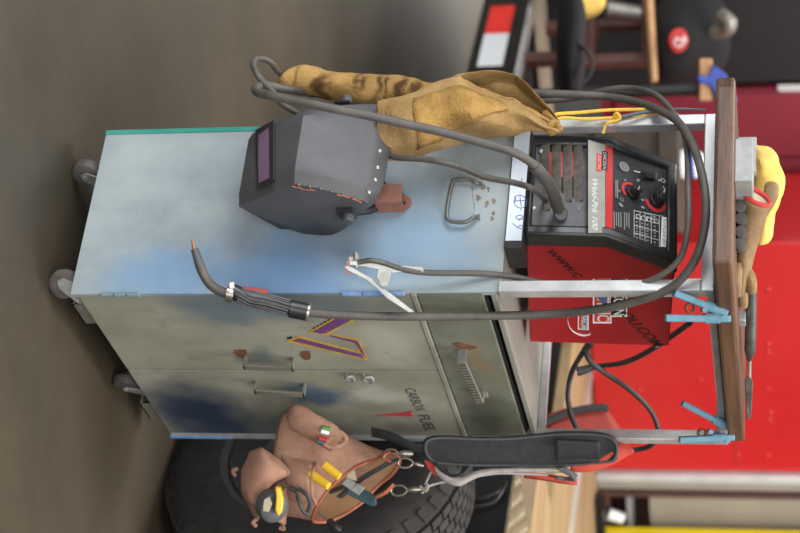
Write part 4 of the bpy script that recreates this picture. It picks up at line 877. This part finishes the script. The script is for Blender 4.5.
bm = B(); loft(bm, rows, closed=False); wob(bm, .003, 30); obj('red_panel', bm, 'redfabric', st, solid=.004, sub=1, label='orange-red fabric end')
bm = B(); tube(bm, DS([(476, 476, 3.648), (500, 473, 3.648), (528, 474, 3.65), (548, 475, 3.65)]), .003, 8, False, 4); obj('grey_edging', bm, 'greyweb', st)
rows = [[D(x, ya+(yb-ya)*k/3, 3.655-.006*math.sin(math.pi*k/3)) for k in range(4)] for x, ya, yb in ((524, 473, 477), (545, 475, 480), (562, 477, 483), (577, 480, 484.5))]
bm = B(); loft(bm, rows, closed=False); obj('red_strap', bm, 'redfabric', st, solid=.004)
rows = [[D(x, ya+(yb-ya)*k/4, 3.65-.008*math.sin(math.pi*k/4)) for k in range(5)] for x, ya, yb in ((434, 465, 470), (441, 470, 480), (452, 475, 486), (461, 478, 487), (468, 473, 482), (480, 469, 476), (500, 468, 472), (530, 468, 471.5), (555, 468, 472), (566, 469, 473))]
bm = B(); loft(bm, rows, closed=False); obj('grey_webbing', bm, 'greyweb', st, solid=.003, sub=1)
bm = B(); tube(bm, DS([(436, 463, 3.64), (442, 470, 3.635), (452, 476, 3.63), (462, 474, 3.63), (468, 467, 3.64)]), .007, 10, False, 4, flat=.5); obj('black_loop', bm, 'pad', st)
bm = B(); prism(bm, DS([(556, 468, 3.64), (566, 467, 3.64), (578, 475, 3.645), (575, 482, 3.645), (562, 479, 3.64), (570, 477, 3.64), (560, 471, 3.64)]), FW*.008); prism(bm, DS([(556, 476, 3.64), (575, 478, 3.645), (576, 482, 3.645), (557, 480, 3.64)]), FW*.008); obj('buckle', bm, 'blackplastic', st, smooth=False, bevel=.001)
bm = B(); prism(bm, DS([(424, 460, 3.66), (432, 462, 3.66), (437, 470, 3.66), (436, 477, 3.66), (428, 468, 3.66)]), FW*.005); obj('red_tab', bm, 'redtrim', st, smooth=False)
# snap hooks
def snap(l, r=.006, nm='snap_hook'):
    a, b, c = [D(*p) for p in l]; bm = B(); tube(bm, [a, a.lerp(b, .5), b], lambda t: r*(.6+.6*math.sin(math.pi*t)), 12, False, 4)
    d = (c-b); u = d.cross(FW).normalized()*d.length*.28; tube(bm, [b, b.lerp(c, .3)+u, b.lerp(c, .8)+u, c, b.lerp(c, .8)-u, b.lerp(c, .3)-u], .0022, 8, True, 4); obj(nm, bm, 'nickel', st)
snap(((413, 453.5, 3.64), (398, 453.5, 3.64), (385, 454, 3.65))); snap(((424, 466, 3.65), (413, 463, 3.65), (398, 463, 3.65)), .004); snap(((423, 489, 3.66), (407, 490, 3.66), (391, 491, 3.665)), .0055)
bm = B(); tube(bm, DS([(423, 489, 3.66), (435, 484, 3.66), (455, 480, 3.66)]), .0042, 8, False, 4, flat=.5); tube(bm, DS([(425, 485, 3.66), (430, 474, 3.665), (434, 468, 3.665)]), .0025, 8, False, 3); tube(bm, DS([(420, 486, 3.655), (426, 491, 3.65), (428, 485, 3.65), (422, 493, 3.655)]), .003, 8, False, 3); obj('tie_string', bm, 'greyweb', st)
bm = B(); tube(bm, DS([(372, 432, 3.70), (392, 437, 3.67), (410, 446, 3.655), (428, 450, 3.65)]), .011, 10, False, 5, flat=.3); tube(bm, DS([(398, 458, 3.66), (380, 468, 3.66), (360, 480, 3.68), (340, 497, 3.71)]), .010, 10, False, 5, flat=.3); obj('strap_tail', bm, 'pad', st)
bm = B(); tube(bm, DS([(391, 452, 3.65), (384, 457, 3.65), (391, 462, 3.65)]), .008, 8, False, 4, flat=.4); obj('rim_tab', bm, 'rim', bag); bm = B(); tube(bm, DS([(394, 484, 3.665), (386, 492, 3.665), (376, 497, 3.67)]), .011, 8, False, 4, flat=.4); obj('rim_tab', bm, 'rim', bag)
# ------------------------------------------------------------------ trailer
def TS(P): return P.dot(T), P.dot(NN)
tr = thing('flatbed_trailer', 'flatbed trailer with tan plank deck, diamond plate edge and black tyre behind the cart', 'trailer', (1.6, .8, 0))
wp = AZ_(170, 448, FZ); ws, wn = TS(wp)
RW = .335; wcen = TR(ws, wn, RW+FZ)
bm = B(); lathe(bm, wcen, NN, [(.012, .19), (.0, .21), (-.004, .25), (.004, .295), (.02, .322), (.035, RW), (.17, RW), (.185, .322), (.2, .295), (.205, .25), (.2, .21), (.19, .19)], 72)
for k in range(56):
    a = 2*math.pi*k/56
    for j in range(5):
        a2 = a+(j % 2)*math.pi/56; n0 = .036+j*.0275; rr_ = RW
        pts = []
        for (aa, nn_) in ((a2+.006, n0), (a2+.100, n0), (a2+.100, n0+.023), (a2+.006, n0+.023)):
            pts.append((aa, nn_))
        hexa(bm, [wcen+NN*n_+(T*math.cos(q)+ZZ*math.sin(q))*(rr_-.002) for q, n_ in pts], [wcen+NN*n_+(T*math.cos(q)+ZZ*math.sin(q))*(rr_+.009) for q, n_ in pts])
for k in range(48):
    a = 2*math.pi*k/48; q = [wcen+NN*n_+(T*math.cos(a+e)+ZZ*math.sin(a+e))*r for n_, e, r in ((.013, 0, .315), (.013, .06, .315), (.03, .06, .336), (.03, 0, .336))]
    prism(bm, q, -NN*.003)
ty = obj('tyre', bm, 'tire', tr, angle=25)
bm = B(); lathe(bm, wcen, NN, [(.05, .001), (.05, .12), (.03, .13), (.008, .19), (.02, .195), (.09, .19), (.09, .001)], 40); obj('rim', bm, 'blackmetal', ty)
# main deck (right hand side)
ZDK = .76
e0 = AZ_(515, 481, ZDK); s0_, n0_ = TS(e0); e1 = AZ_(508, 533, ZDK); n0_ = (n0_+TS(e1)[1])/2
def slab(bm, s0, s1, n0, n1, z0, z1, TR=TR): hexa(bm, [TR(s0, n0, z0), TR(s1, n0, z0), TR(s1, n1, z0), TR(s0, n1, z0)], [TR(s0, n0, z1), TR(s1, n0, z1), TR(s1, n1, z1), TR(s0, n1, z1)])
sA, sB = -2.2, .92
bm = B(); slab(bm, sA, sB, n0_, n0_+.05, ZDK-.14, ZDK-.006); obj('side_rail', bm, 'blackpaint', tr, smooth=False, bevel=.004)
npl = TS(AZ_(538, 483, ZDK))[1]*.5+TS(AZ_(529, 533, ZDK))[1]*.5
bm = B(); slab(bm, sA, sB, n0_-.01, npl, ZDK-.006, ZDK); 
for i in range(-30, 18):
    for j in range(8):
        s0 = i*.034; n0 = n0_+.008+j*.028
        if n0 > npl-.012: continue
        a = math.pi/4 if (i+j) % 2 else -math.pi/4
        u = T*math.cos(a)+NN*math.sin(a); w_ = T*-math.sin(a)+NN*math.cos(a); c = TR(s0, n0, ZDK)
        hexa(bm, [c-u*.014, c-w_*.0045, c+u*.014, c+w_*.0045], [c-u*.008+ZZ*.003, c-w_*.0025+ZZ*.003, c+u*.008+ZZ*.003, c+w_*.0025+ZZ*.003])
obj('diamond_plate', bm, 'plate', tr, smooth=False)
n1_ = 3.45; k = 9
for i in range(k):
    a = npl+.004+(n1_-npl)*i/k; b = npl+(n1_-npl)*(i+1)/k
    bm = B(); slab(bm, sA, sB if a < 1.3 else 2.45, a, b-.004, ZDK-.035, ZDK-.001); obj('deck_plank', bm, 'deckwood', tr, smooth=False, bevel=.002)
nq = TS(AZ_(574, 505, ZDK))[1]; bm = B(); slab(bm, sA, 2.4, nq-.02, nq+.03, ZDK-.001, ZDK+.004); obj('deck_strip', bm, 'alutrim', tr, smooth=False)
bm = B(); slab(bm, sA, sB, npl, n1_, ZDK-.10, ZDK-.036); obj('deck_frame', bm, 'blackpaint', tr, smooth=False)
bm = B(); tube(bm, [D(506, 481, 4.3), D(503, 490, 4.26), D(493, 502, 4.25), D(475, 506, 4.25), D(460, 502, 4.27), D(455, 497, 4.3)], .004, 8); tube(bm, [D(505, 483, 4.3), D(498, 492, 4.27), D(480, 498, 4.27), D(458, 497, 4.3)], .004, 8); obj('lamp_wire', bm, 'cableblk', tr)
# lower tail beam with the reflective tape (left of the cart)
tb = thing('tail_beam', 'black steel trailer beam with red and white reflective tape, left of the tan sleeve', 'beam', (1.8, 2.0, 0))
zt_ = .56; e0 = AZ_(514, 71, zt_); s1_, nb = TS(e0); nb2 = TS(AZ_(531, 0, zt_))[1]; nb = (nb+nb2)/2
bm = B(); slab(bm, s1_-.45, s1_+2.2, nb, nb+.08, zt_-.155, zt_); obj('beam', bm, 'blackpaint', tb, smooth=False, bevel=.003)
bm = B(); slab(bm, s1_-.45, s1_+2.2, nb-.004, nb+.05, zt_, zt_+.012); obj('edge_trim', bm, 'alutrim', tb, smooth=False)
def BN(x, y): return HP(x, y, TR(0, nb-.001, 0), NN)
za_ = zt_-.125; zb2 = zt_-.045
sa = TS(BN(490, 66))[0]; sm_ = TS(BN(494, 34))[0]; sc2 = TS(BN(500, 6))[0]
for a, b, m in ((sa, sm_, 'tapewhite'), (sm_, sc2, 'tapered')):
    bm = B(); slab(bm, a, b, nb-.002, nb-.0005, za_, zb2); obj('reflective_tape', bm, m, tb, smooth=False)
for ds in (-.35, 1.9):
    bm = B(); slab(bm, s1_+ds, s1_+ds+.08, nb+.01, nb+.07, FZ, zt_-.15); obj('leg', bm, 'blackpaint', tb, smooth=False)
bm = B(); slab(bm, s1_-.45, s1_+2.2, nb+.08, nb+2.2, zt_-.05, zt_); obj('tail_deck', bm, 'blackmetal', tb, smooth=False)
nb3 = nb+2.1
for ds in (-.35, 1.9):
    bm = B(); slab(bm, s1_+ds, s1_+ds+.08, nb3-.06, nb3, FZ, zt_-.05); obj('leg', bm, 'blackpaint', tb, smooth=False)
# weathered plank on the tail deck
pA2 = AZ_(554, 145, zt_+.04); pB2 = AZ_(543, 0, zt_+.04)
dr = (pB2-pA2).normalized(); sd_ = V((dr.y, -dr.x, 0)); bm = B(); obox(bm, (pA2+pB2)/2+dr*.2-ZZ*.0135, dr*((pB2-pA2).length/2+.35), sd_*.075, ZZ*.013)
tag(obj('wooden_plank', bm, 'paleplank', smooth=False, bevel=.004), 'pale weathered plank lying on the black tail deck behind the taped beam', 'plank')
# ------------------------------------------------------------------ red steel locker on the deck
b0 = AZ_(591, 375, ZDK); b1 = AZ_(597, 478, ZDK); T2 = (b0-b1).normalized(); N2 = V((T2.y, -T2.x, 0))
if N2.dot(FW) < 0: N2 = -N2
def TR2(s, n, z): return T2*s+N2*n+ZZ*z
def TS2(P): return P.dot(T2), P.dot(N2)
nR = b0.dot(N2)
def slab2(*a): slab(*a, TR=TR2)
def RN(x, y, o=0): return HP(x, y, TR2(0, nR-o, 0), N2)
sl_, sr_ = TS2(RN(700, 243))[0], TS2(RN(700, 471))[0]
rl = thing('red_locker', 'large glossy bright red steel locker standing on the trailer deck behind the frame', 'locker', TR2((sl_+sr_)/2, nR+.3, ZDK))
bm = B(); slab2(bm, sr_, sl_, nR, nR+.6, ZDK+.005, 2.3); obj('panel', bm, 'bgred', rl, smooth=False, bevel=.004)
for (x, y) in ((768, 290), (768, 345), (768, 352), (768, 390), (770, 413), (770, 420), (768, 456), (738, 455), (700, 300), (700, 380), (640, 390), (640, 300)):
    bm = B(); dome(bm, RN(x, y, .0), -N2, .008, .004, 12); obj('rivet', bm, 'bgred', rl)
bm = B(); p = RN(720, 300); slab2(bm, sr_+.02, sl_-.02, nR-.0012, nR, RN(733, 340).z-.002, RN(733, 340).z+.002); obj('seam', bm, 'crimson', rl, smooth=False)
# aluminium corner trim and grey sheet, yellow post
s2_ = TS2(RN(700, 482))[0]; s3_ = TS2(RN(700, 492))[0]; s4_ = TS2(RN(700, 527))[0]
tm = thing('trim_post', 'vertical bright metal corner post right of the red locker', 'post', TR2(s2_, nR, ZDK))
bm = B(); slab2(bm, TS2(RN(700, 479))[0], sr_-.002, nR-.03, nR+.02, ZDK+.001, 2.3); obj('bright_edge', bm, 'alutrim', tm, smooth=False, bevel=.004)
bm = B(); slab2(bm, TS2(RN(700, 490))[0], TS2(RN(700, 479.3))[0], nR-.005, nR+.05, ZDK+.001, 2.3); obj('grey_channel', bm, 'greysheet', tm, smooth=False, bevel=.004, label='grey channel')  # channel in plain grey sheet colour
bm = B(); slab2(bm, TS2(RN(700, 494))[0], TS2(RN(700, 490.3))[0], nR-.03, nR+.05, ZDK+.001, 2.3); obj('outer_edge', bm, 'brownframe', tm, smooth=False, bevel=.004)
gs = thing('grey_cabinet', 'grey sheet metal cabinet with brown lower shelf, right of the bright corner post', 'cabinet', TR2(s4_, nR+.3, ZDK))
zq = RN(648, 505).z
bm = B(); slab2(bm, s4_-.6, s3_-.03, nR+.06, nR+.5, zq, 2.3); obj('panel', bm, 'greysheet', gs, smooth=False)
bm = B(); slab2(bm, s4_-.6, s3_-.03, nR+.2, nR+.5, ZDK+.001, zq-.001); obj('shelf_back', bm, 'brownframe', gs, smooth=False)
for x in (606, 628):
    z = RN(x, 505).z; bm = B(); slab2(bm, s4_-.6, s3_-.03, nR+.03, nR+.2, z-.008, z+.008); obj('shelf', bm, 'brownframe' if x < 620 else 'greyblock', gs, smooth=False)
bm = B(); slab2(bm, s4_-.6, TS2(RN(700, 484))[0], nR-.11, nR-.07, ZDK+.001, ZDK+.028); obj('gap_strip', bm, 'blackpaint', gs, smooth=False)  # black strip drawn in for the dark gap above the deck
bm = B(); a, b = RN(620, 506, -.1), RN(628, 526, -.1); cyl(bm, RN(609, 514, -.0), RN(624, 519, -.0), .02, .018, 14)
tag(obj('white_roll', bm, 'white'), 'white paper roll leaning on the brown shelf of the grey cabinet', 'roll')
bm = B(); slab2(bm, TS2(RN(700, 545))[0], TS2(RN(700, 528))[0], nR-.06, nR-.0, ZDK+.001, 2.3)
tag(obj('yellow_post', bm, 'yellowpost', smooth=False, bevel=.004), 'yellow painted post at the right of the grey cabinet', 'post')
# ------------------------------------------------------------------ crimson chest, left of the red locker
nC = nR+.68
def CN(x, y, o=0): return HP(x, y, TR2(0, nC-o, 0), N2)
cz = thing('crimson_cabinet', 'dark crimson double-door cabinet left of the bright red locker', 'cabinet', TR2(TS2(CN(700, 160))[0], nC+.3, zt_))
sc0, sc1, scm = TS2(CN(760, 226))[0], TS2(CN(760, 90))[0], TS2(CN(760, 158))[0]
bm = B(); slab2(bm, sc0, sc1, nC+.01, nC+.55, ZDK+.001, 2.3); obj('carcass', bm, 'crimson', cz, smooth=False)
for a, b in ((sc0+.01, scm-.006), (scm+.006, sc1-.01)):
    bm = B(); slab2(bm, a, b, nC-.01, nC+.01, ZDK+.05, 2.28); obj('door', bm, 'crimson', cz, smooth=False, bevel=.004)
bm = B(); slab2(bm, sc0-.055, sc0-.012, nC-.03, nC+.03, ZDK+.001, 2.3); obj('metal_edge', bm, 'alutrim', cz, smooth=False, bevel=.004)
bm = B(); slab2(bm, sc0-.11, sc0-.06, nC-.03, nC+.03, ZDK+.001, 2.3); obj('dark_edge', bm, 'blackmetal', cz, smooth=False)
# black cabinet further left
bk = thing('black_cabinet', 'tall black cabinet with thin silver handle, left of the crimson cabinet', 'cabinet', TR2(sc1+.5, nC+.3, zt_))
bm = B(); slab2(bm, sc1+.01, sc1+1.6, nC+.05, nC+.55, zt_+.016, 2.3); obj('carcass', bm, 'blackfabric', bk, smooth=False)
bm = B(); slab2(bm, sc1+.015, sc1+1.58, nC+.03, nC+.05, zt_+.4, 2.28); obj('door', bm, 'blackpaint', bk, smooth=False, bevel=.004)
bm = B()
a, b = CN(778, 88, .0), CN(806, 88, .0); 
for y in (86.5, 90): cyl(bm, CN(778, y, .0), CN(815, y, .0), .006, n=10)
obj('handle', bm, 'alutrim', bk)
# ------------------------------------------------------------------ clutter on the tail deck, top left of the photo
fr = thing('steel_stand', 'rusty brown open steel stand on the black tail deck', 'stand', D(585, 40, 5.7))
dS = 5.75
zf_ = zt_+.002
def vbar(x0, y0, x1, y1, d0, d1, r=.022):
    bm = B(); sqtube(bm, D(x0, y0, d0), D(x1, y1, d1), r); obj('bar', bm, 'brownframe', fr, smooth=False, bevel=.003)
vbar(587, -20, 587, 66, dS, dS); vbar(576, 62, 648, 60, dS, dS, .018); vbar(596, 26, 646, 24, dS+.3, dS+.3, .015); vbar(648, -20, 648, 64, dS, dS, .02); vbar(587, 62, 596, 26, dS, dS+.3, .015); vbar(648, 60, 646, 24, dS, dS+.3, .015)
for (x, y, d) in ((587, 58, dS), (587, -14, dS), (596, 27, dS+.3)):
    p = D(x, y, d); bm = B(); sqtube(bm, p, V((p.x, p.y, zf_)), .018); obj('leg', bm, 'brownframe', fr, smooth=False)
bm = B(); a, b = D(648, -15, dS-.1), D(654, 82, dS-.12); tube(bm, [a, a.lerp(b, .4), a.lerp(b, .8), a.lerp(b, .95), b], lambda t: .026-.006*t, 12, False, 4, flat=.6)
tag(obj('hammer_handle', bm, 'stick'), 'brown wooden handle lying across the top of the rusty stand', 'handle')
bm = B(); p = D(586, 3, dS-.08); prism(bm, DS([(566, -20, dS-.2), (606, -20, dS-.2), (607, 8, dS-.2), (590, 15, dS-.2), (566, 13, dS-.2)]), FW*.12)
tag(obj('yellow_case', bm, 'yellowrag', smooth=False, bevel=.02), 'yellow case at the left edge behind the rusty stand bars', 'case')
bm = B(); cyl(bm, D(607, 9, dS+.2), D(646, 16, dS+.2), .03, .028, 16); tag(obj('grey_pipe', bm, 'dull'), 'grey pipe lying inside the rusty stand', 'pipe')
# black bags
def blob(name, cx, cy, rx, ry, d, rd, m, parent, seed, e=2.6, n=20, flatz=None):
    bm = B(); rows = []
    for i in range(1, n):
        ph = math.pi*i/n; row = []
        for k in range(28):
            th = 2*math.pi*k/28
            sp = lambda v: math.copysign(abs(v)**(2/e), v)
            row.append(D(cx, cy, d)+UP*(rx*sp(math.cos(ph)))*d/F+RT*(ry*sp(math.sin(ph))*sp(math.cos(th)))*d/F+FW*(rd*sp(math.sin(ph))*sp(math.sin(th))))
        rows.append(row)
    loft(bm, rows); wob(bm, .012, 7, seed)
    if flatz:
        for v in bm.verts: v.co.z = max(v.co.z, flatz)
    return obj(name, bm, m, parent)
bb = thing('black_backpack', 'round black backpack with red and white emblem, hanging beside the black cabinet', 'backpack', D(660, 40, 5.7))
blob('bag', 688, 38, 40, 46, 5.78, .16, 'blackfabric', bb, 3)
fz = -FW
bm = B(); c = D(679, 40, 5.60); 
pts = [c+(UP*math.cos(a)*9.5+RT*math.sin(a)*12)*5.6/F for a in [2*math.pi*i/24 for i in range(24)]]; prism(bm, pts, -fz*.01+FW*.03); obj('emblem', bm, 'redtrim', bb, smooth=False)
bm = B(); c = D(680, 40, 5.595); pts = [(685, 36), (681, 41), (677, 38), (674, 43), (679, 47), (684, 43), (687, 39)]; tube(bm, [D(x, y, 5.597) for x, y in pts], .007, 8, False, 3, flat=.4); obj('emblem_mark', bm, 'white', bb)
bm = B(); tube(bm, DS([(722, 15, 5.55), (730, 22, 5.52), (727, 30, 5.55), (715, 32, 5.6)]), .022, 10, False, 4); tag(obj('chrome_elbow', bm, 'dull'), 'shiny metal pipe elbow above the black backpack', 'pipe elbow')
db = thing('black_duffel', 'slumped black duffel bag on the tail deck under the rusty stand', 'bag', D(550, 40, 5.1))
q = D(552, 40, 5.25)
bm = B(); 
for i in range(1): pass
blob('bag', 571, 44, 13, 52, 5.2, .14, 'blackfabric', db, 9, flatz=zt_+.002); bm.free()
bm = B(); tube(bm, DS([(580, 45, 5.06), (590, 55, 5.05), (592, 70, 5.05), (582, 85, 5.06)]), .012, 8, False, 4, flat=.4); obj('handle', bm, 'pad', db)
# wooden stick wrapped in blue tape
bw = thing('taped_stick', 'old wooden stick with a blue cloth knotted on it, behind the board end', 'stick', D(706, 90, 5.3))
bm = B(); obox(bm, D(705, 80, 5.3), RT*(21*5.3/F), UP*(6.5*5.3/F), FW*.02); obj('stick', bm, 'stick', bw, smooth=False, bevel=.004)
bm = B(); prism(bm, DS([(697, 76, 5.26), (700, 82, 5.26), (712, 84, 5.26), (722, 108, 5.26), (738, 100, 5.26), (728, 74, 5.26), (715, 64, 5.26), (710, 76, 5.26), (702, 74, 5.26)]), FW*.05); wob(bm, .01, 12); obj('blue_cloth', bm, 'blue', bw, bevel=.006)
p = D(700, 90, 5.36); bm = B(); sqtube(bm, V((p.x, p.y, zt_)), p, .012); obj('upright', bm, 'blackmetal', bw, smooth=False)
# white jug with blue cap seen through the frame
zc = D(681, 164, 5.2).z
cr_ = thing('dark_crate', 'dark brown crate standing behind the cart frame under the white jug', 'crate', D(640, 170, 5.25))
q0 = D(640, 118, 5.1); q1 = D(640, 232, 5.1); dq = (q1-q0); dq.z = 0; fq = V((-dq.y, dq.x, 0)).normalized()*.35
if fq.dot(FW) < 0: fq = -fq
bm = B(); prism(bm, [V((q0.x, q0.y, zt_+.001)), V((q1.x, q1.y, zt_+.001)), V((q1.x, q1.y, zc)), V((q0.x, q0.y, zc))], fq); obj('body', bm, 'crate', cr_, smooth=False, bevel=.004)
for zz in (.12, .3, .48):
    bm = B(); prism(bm, [V((q0.x, q0.y, zt_+zz)), V((q1.x, q1.y, zt_+zz)), V((q1.x, q1.y, zt_+zz+.04)), V((q0.x, q0.y, zt_+zz+.04))], -fq*.04); obj('slat', bm, 'crate', cr_, smooth=False)
jg = thing('white_jug', 'white plastic jug with a blue band, seen through the frame behind the top cables', 'jug', D(660, 170, 5.2))
p = D(692, 164, 5.2); zc = D(681, 164, 5.2).z
bm = B(); lathe(bm, V((p.x, p.y, zt_)), ZZ, [(zc-zt_+.001, .001), (zc-zt_+.001, .042), (p.z-zt_+.01, .042), (p.z-zt_+.03, .03), (p.z-zt_+.04, .001)], 24); obj('body', bm, 'white', jg)
bm = B(); lathe(bm, V((p.x, p.y, p.z-.01)), ZZ, [(0, .03), (0, .044), (.018, .044), (.018, .03)], 24); obj('band', bm, 'blue', jg)
# red bag on the deck, seen beside the frame post
rb = thing('red_bag', 'red fabric bag with black zip edge on the deck, behind the right frame post', 'bag', D(575, 425, 4.4))
dB = 4.3
bm = B(); prism(bm, DS([(542, 440, dB), (545, 421, dB), (570, 412, dB), (607, 408, dB), (618, 424, dB), (628, 442, dB), (600, 452, dB), (548, 452, dB)]), FW*.14); obj('body', bm, 'redbag', rb, bevel=.02)
bm = B(); tube(bm, DS([(543, 423, dB-.006), (560, 415.5, dB-.006), (580, 409.5, dB-.006), (600, 407, dB-.006), (608, 409, dB-.006)]), .009, 8, False, 4); obj('zip', bm, 'pad', rb)
# ------------------------------------------------------------------ light
def area(name, loc, aim, sx, sy, power, colr):
    l = bpy.data.lights.new(name, 'AREA'); l.shape = 'RECTANGLE'; l.size = sx; l.size_y = sy; l.energy = power; l.color = colr
    o = bpy.data.objects.new(name, l); col.objects.link(o); o.location = loc
    o.rotation_euler = (V(aim)-V(loc)).to_track_quat('-Z', 'Y').to_euler(); return o
area('door_daylight', (-4.6, 3.0, 2.6), (0, .4, .6), 3.6, 2.8, 300, (.95, .98, 1))
area('overhead_light', (.3, -.6, 4.6), (.6, .3, 0), 2.4, 1.2, 115, (1, .96, .9))
area('overhead_light', (-2.0, -3.2, 4.2), (1.5, .5, .8), 2.4, 1.2, 120, (1, .96, .9))
area('overhead_light', (1.6, 3.4, 4.6), (2.0, 2.8, 0), 2.4, 1.2, 130, (1, .95, .9))  # added overhead light, there only to brighten the far floor
area('overhead_light', (1.4, -1.6, 4.4), (2.8, 1.2, 1.0), 2.0, 1.0, 110, (1, .96, .92))
pl_ = TR(6.2, 1.6, 1.4); area('floor_fill', tuple(pl_), tuple(TR(1.5, 2.0, 0)), 3.0, 2.2, 150, (1, .96, .9))  # unseen area light added to brighten the floor under the tail deck
area('front_fill', (-5.0, -3.4, 2.2), (0, 0, .9), 3.2, 2.4, 150, (.97, .98, 1))  # added frontal fill from behind the camera, lifts cables under the board
w = bpy.data.worlds.new('world'); scene.world = w; w.use_nodes = True
w.node_tree.nodes['Background'].inputs[0].default_value = (.84, .87, .92, 1); w.node_tree.nodes['Background'].inputs[1].default_value = .42
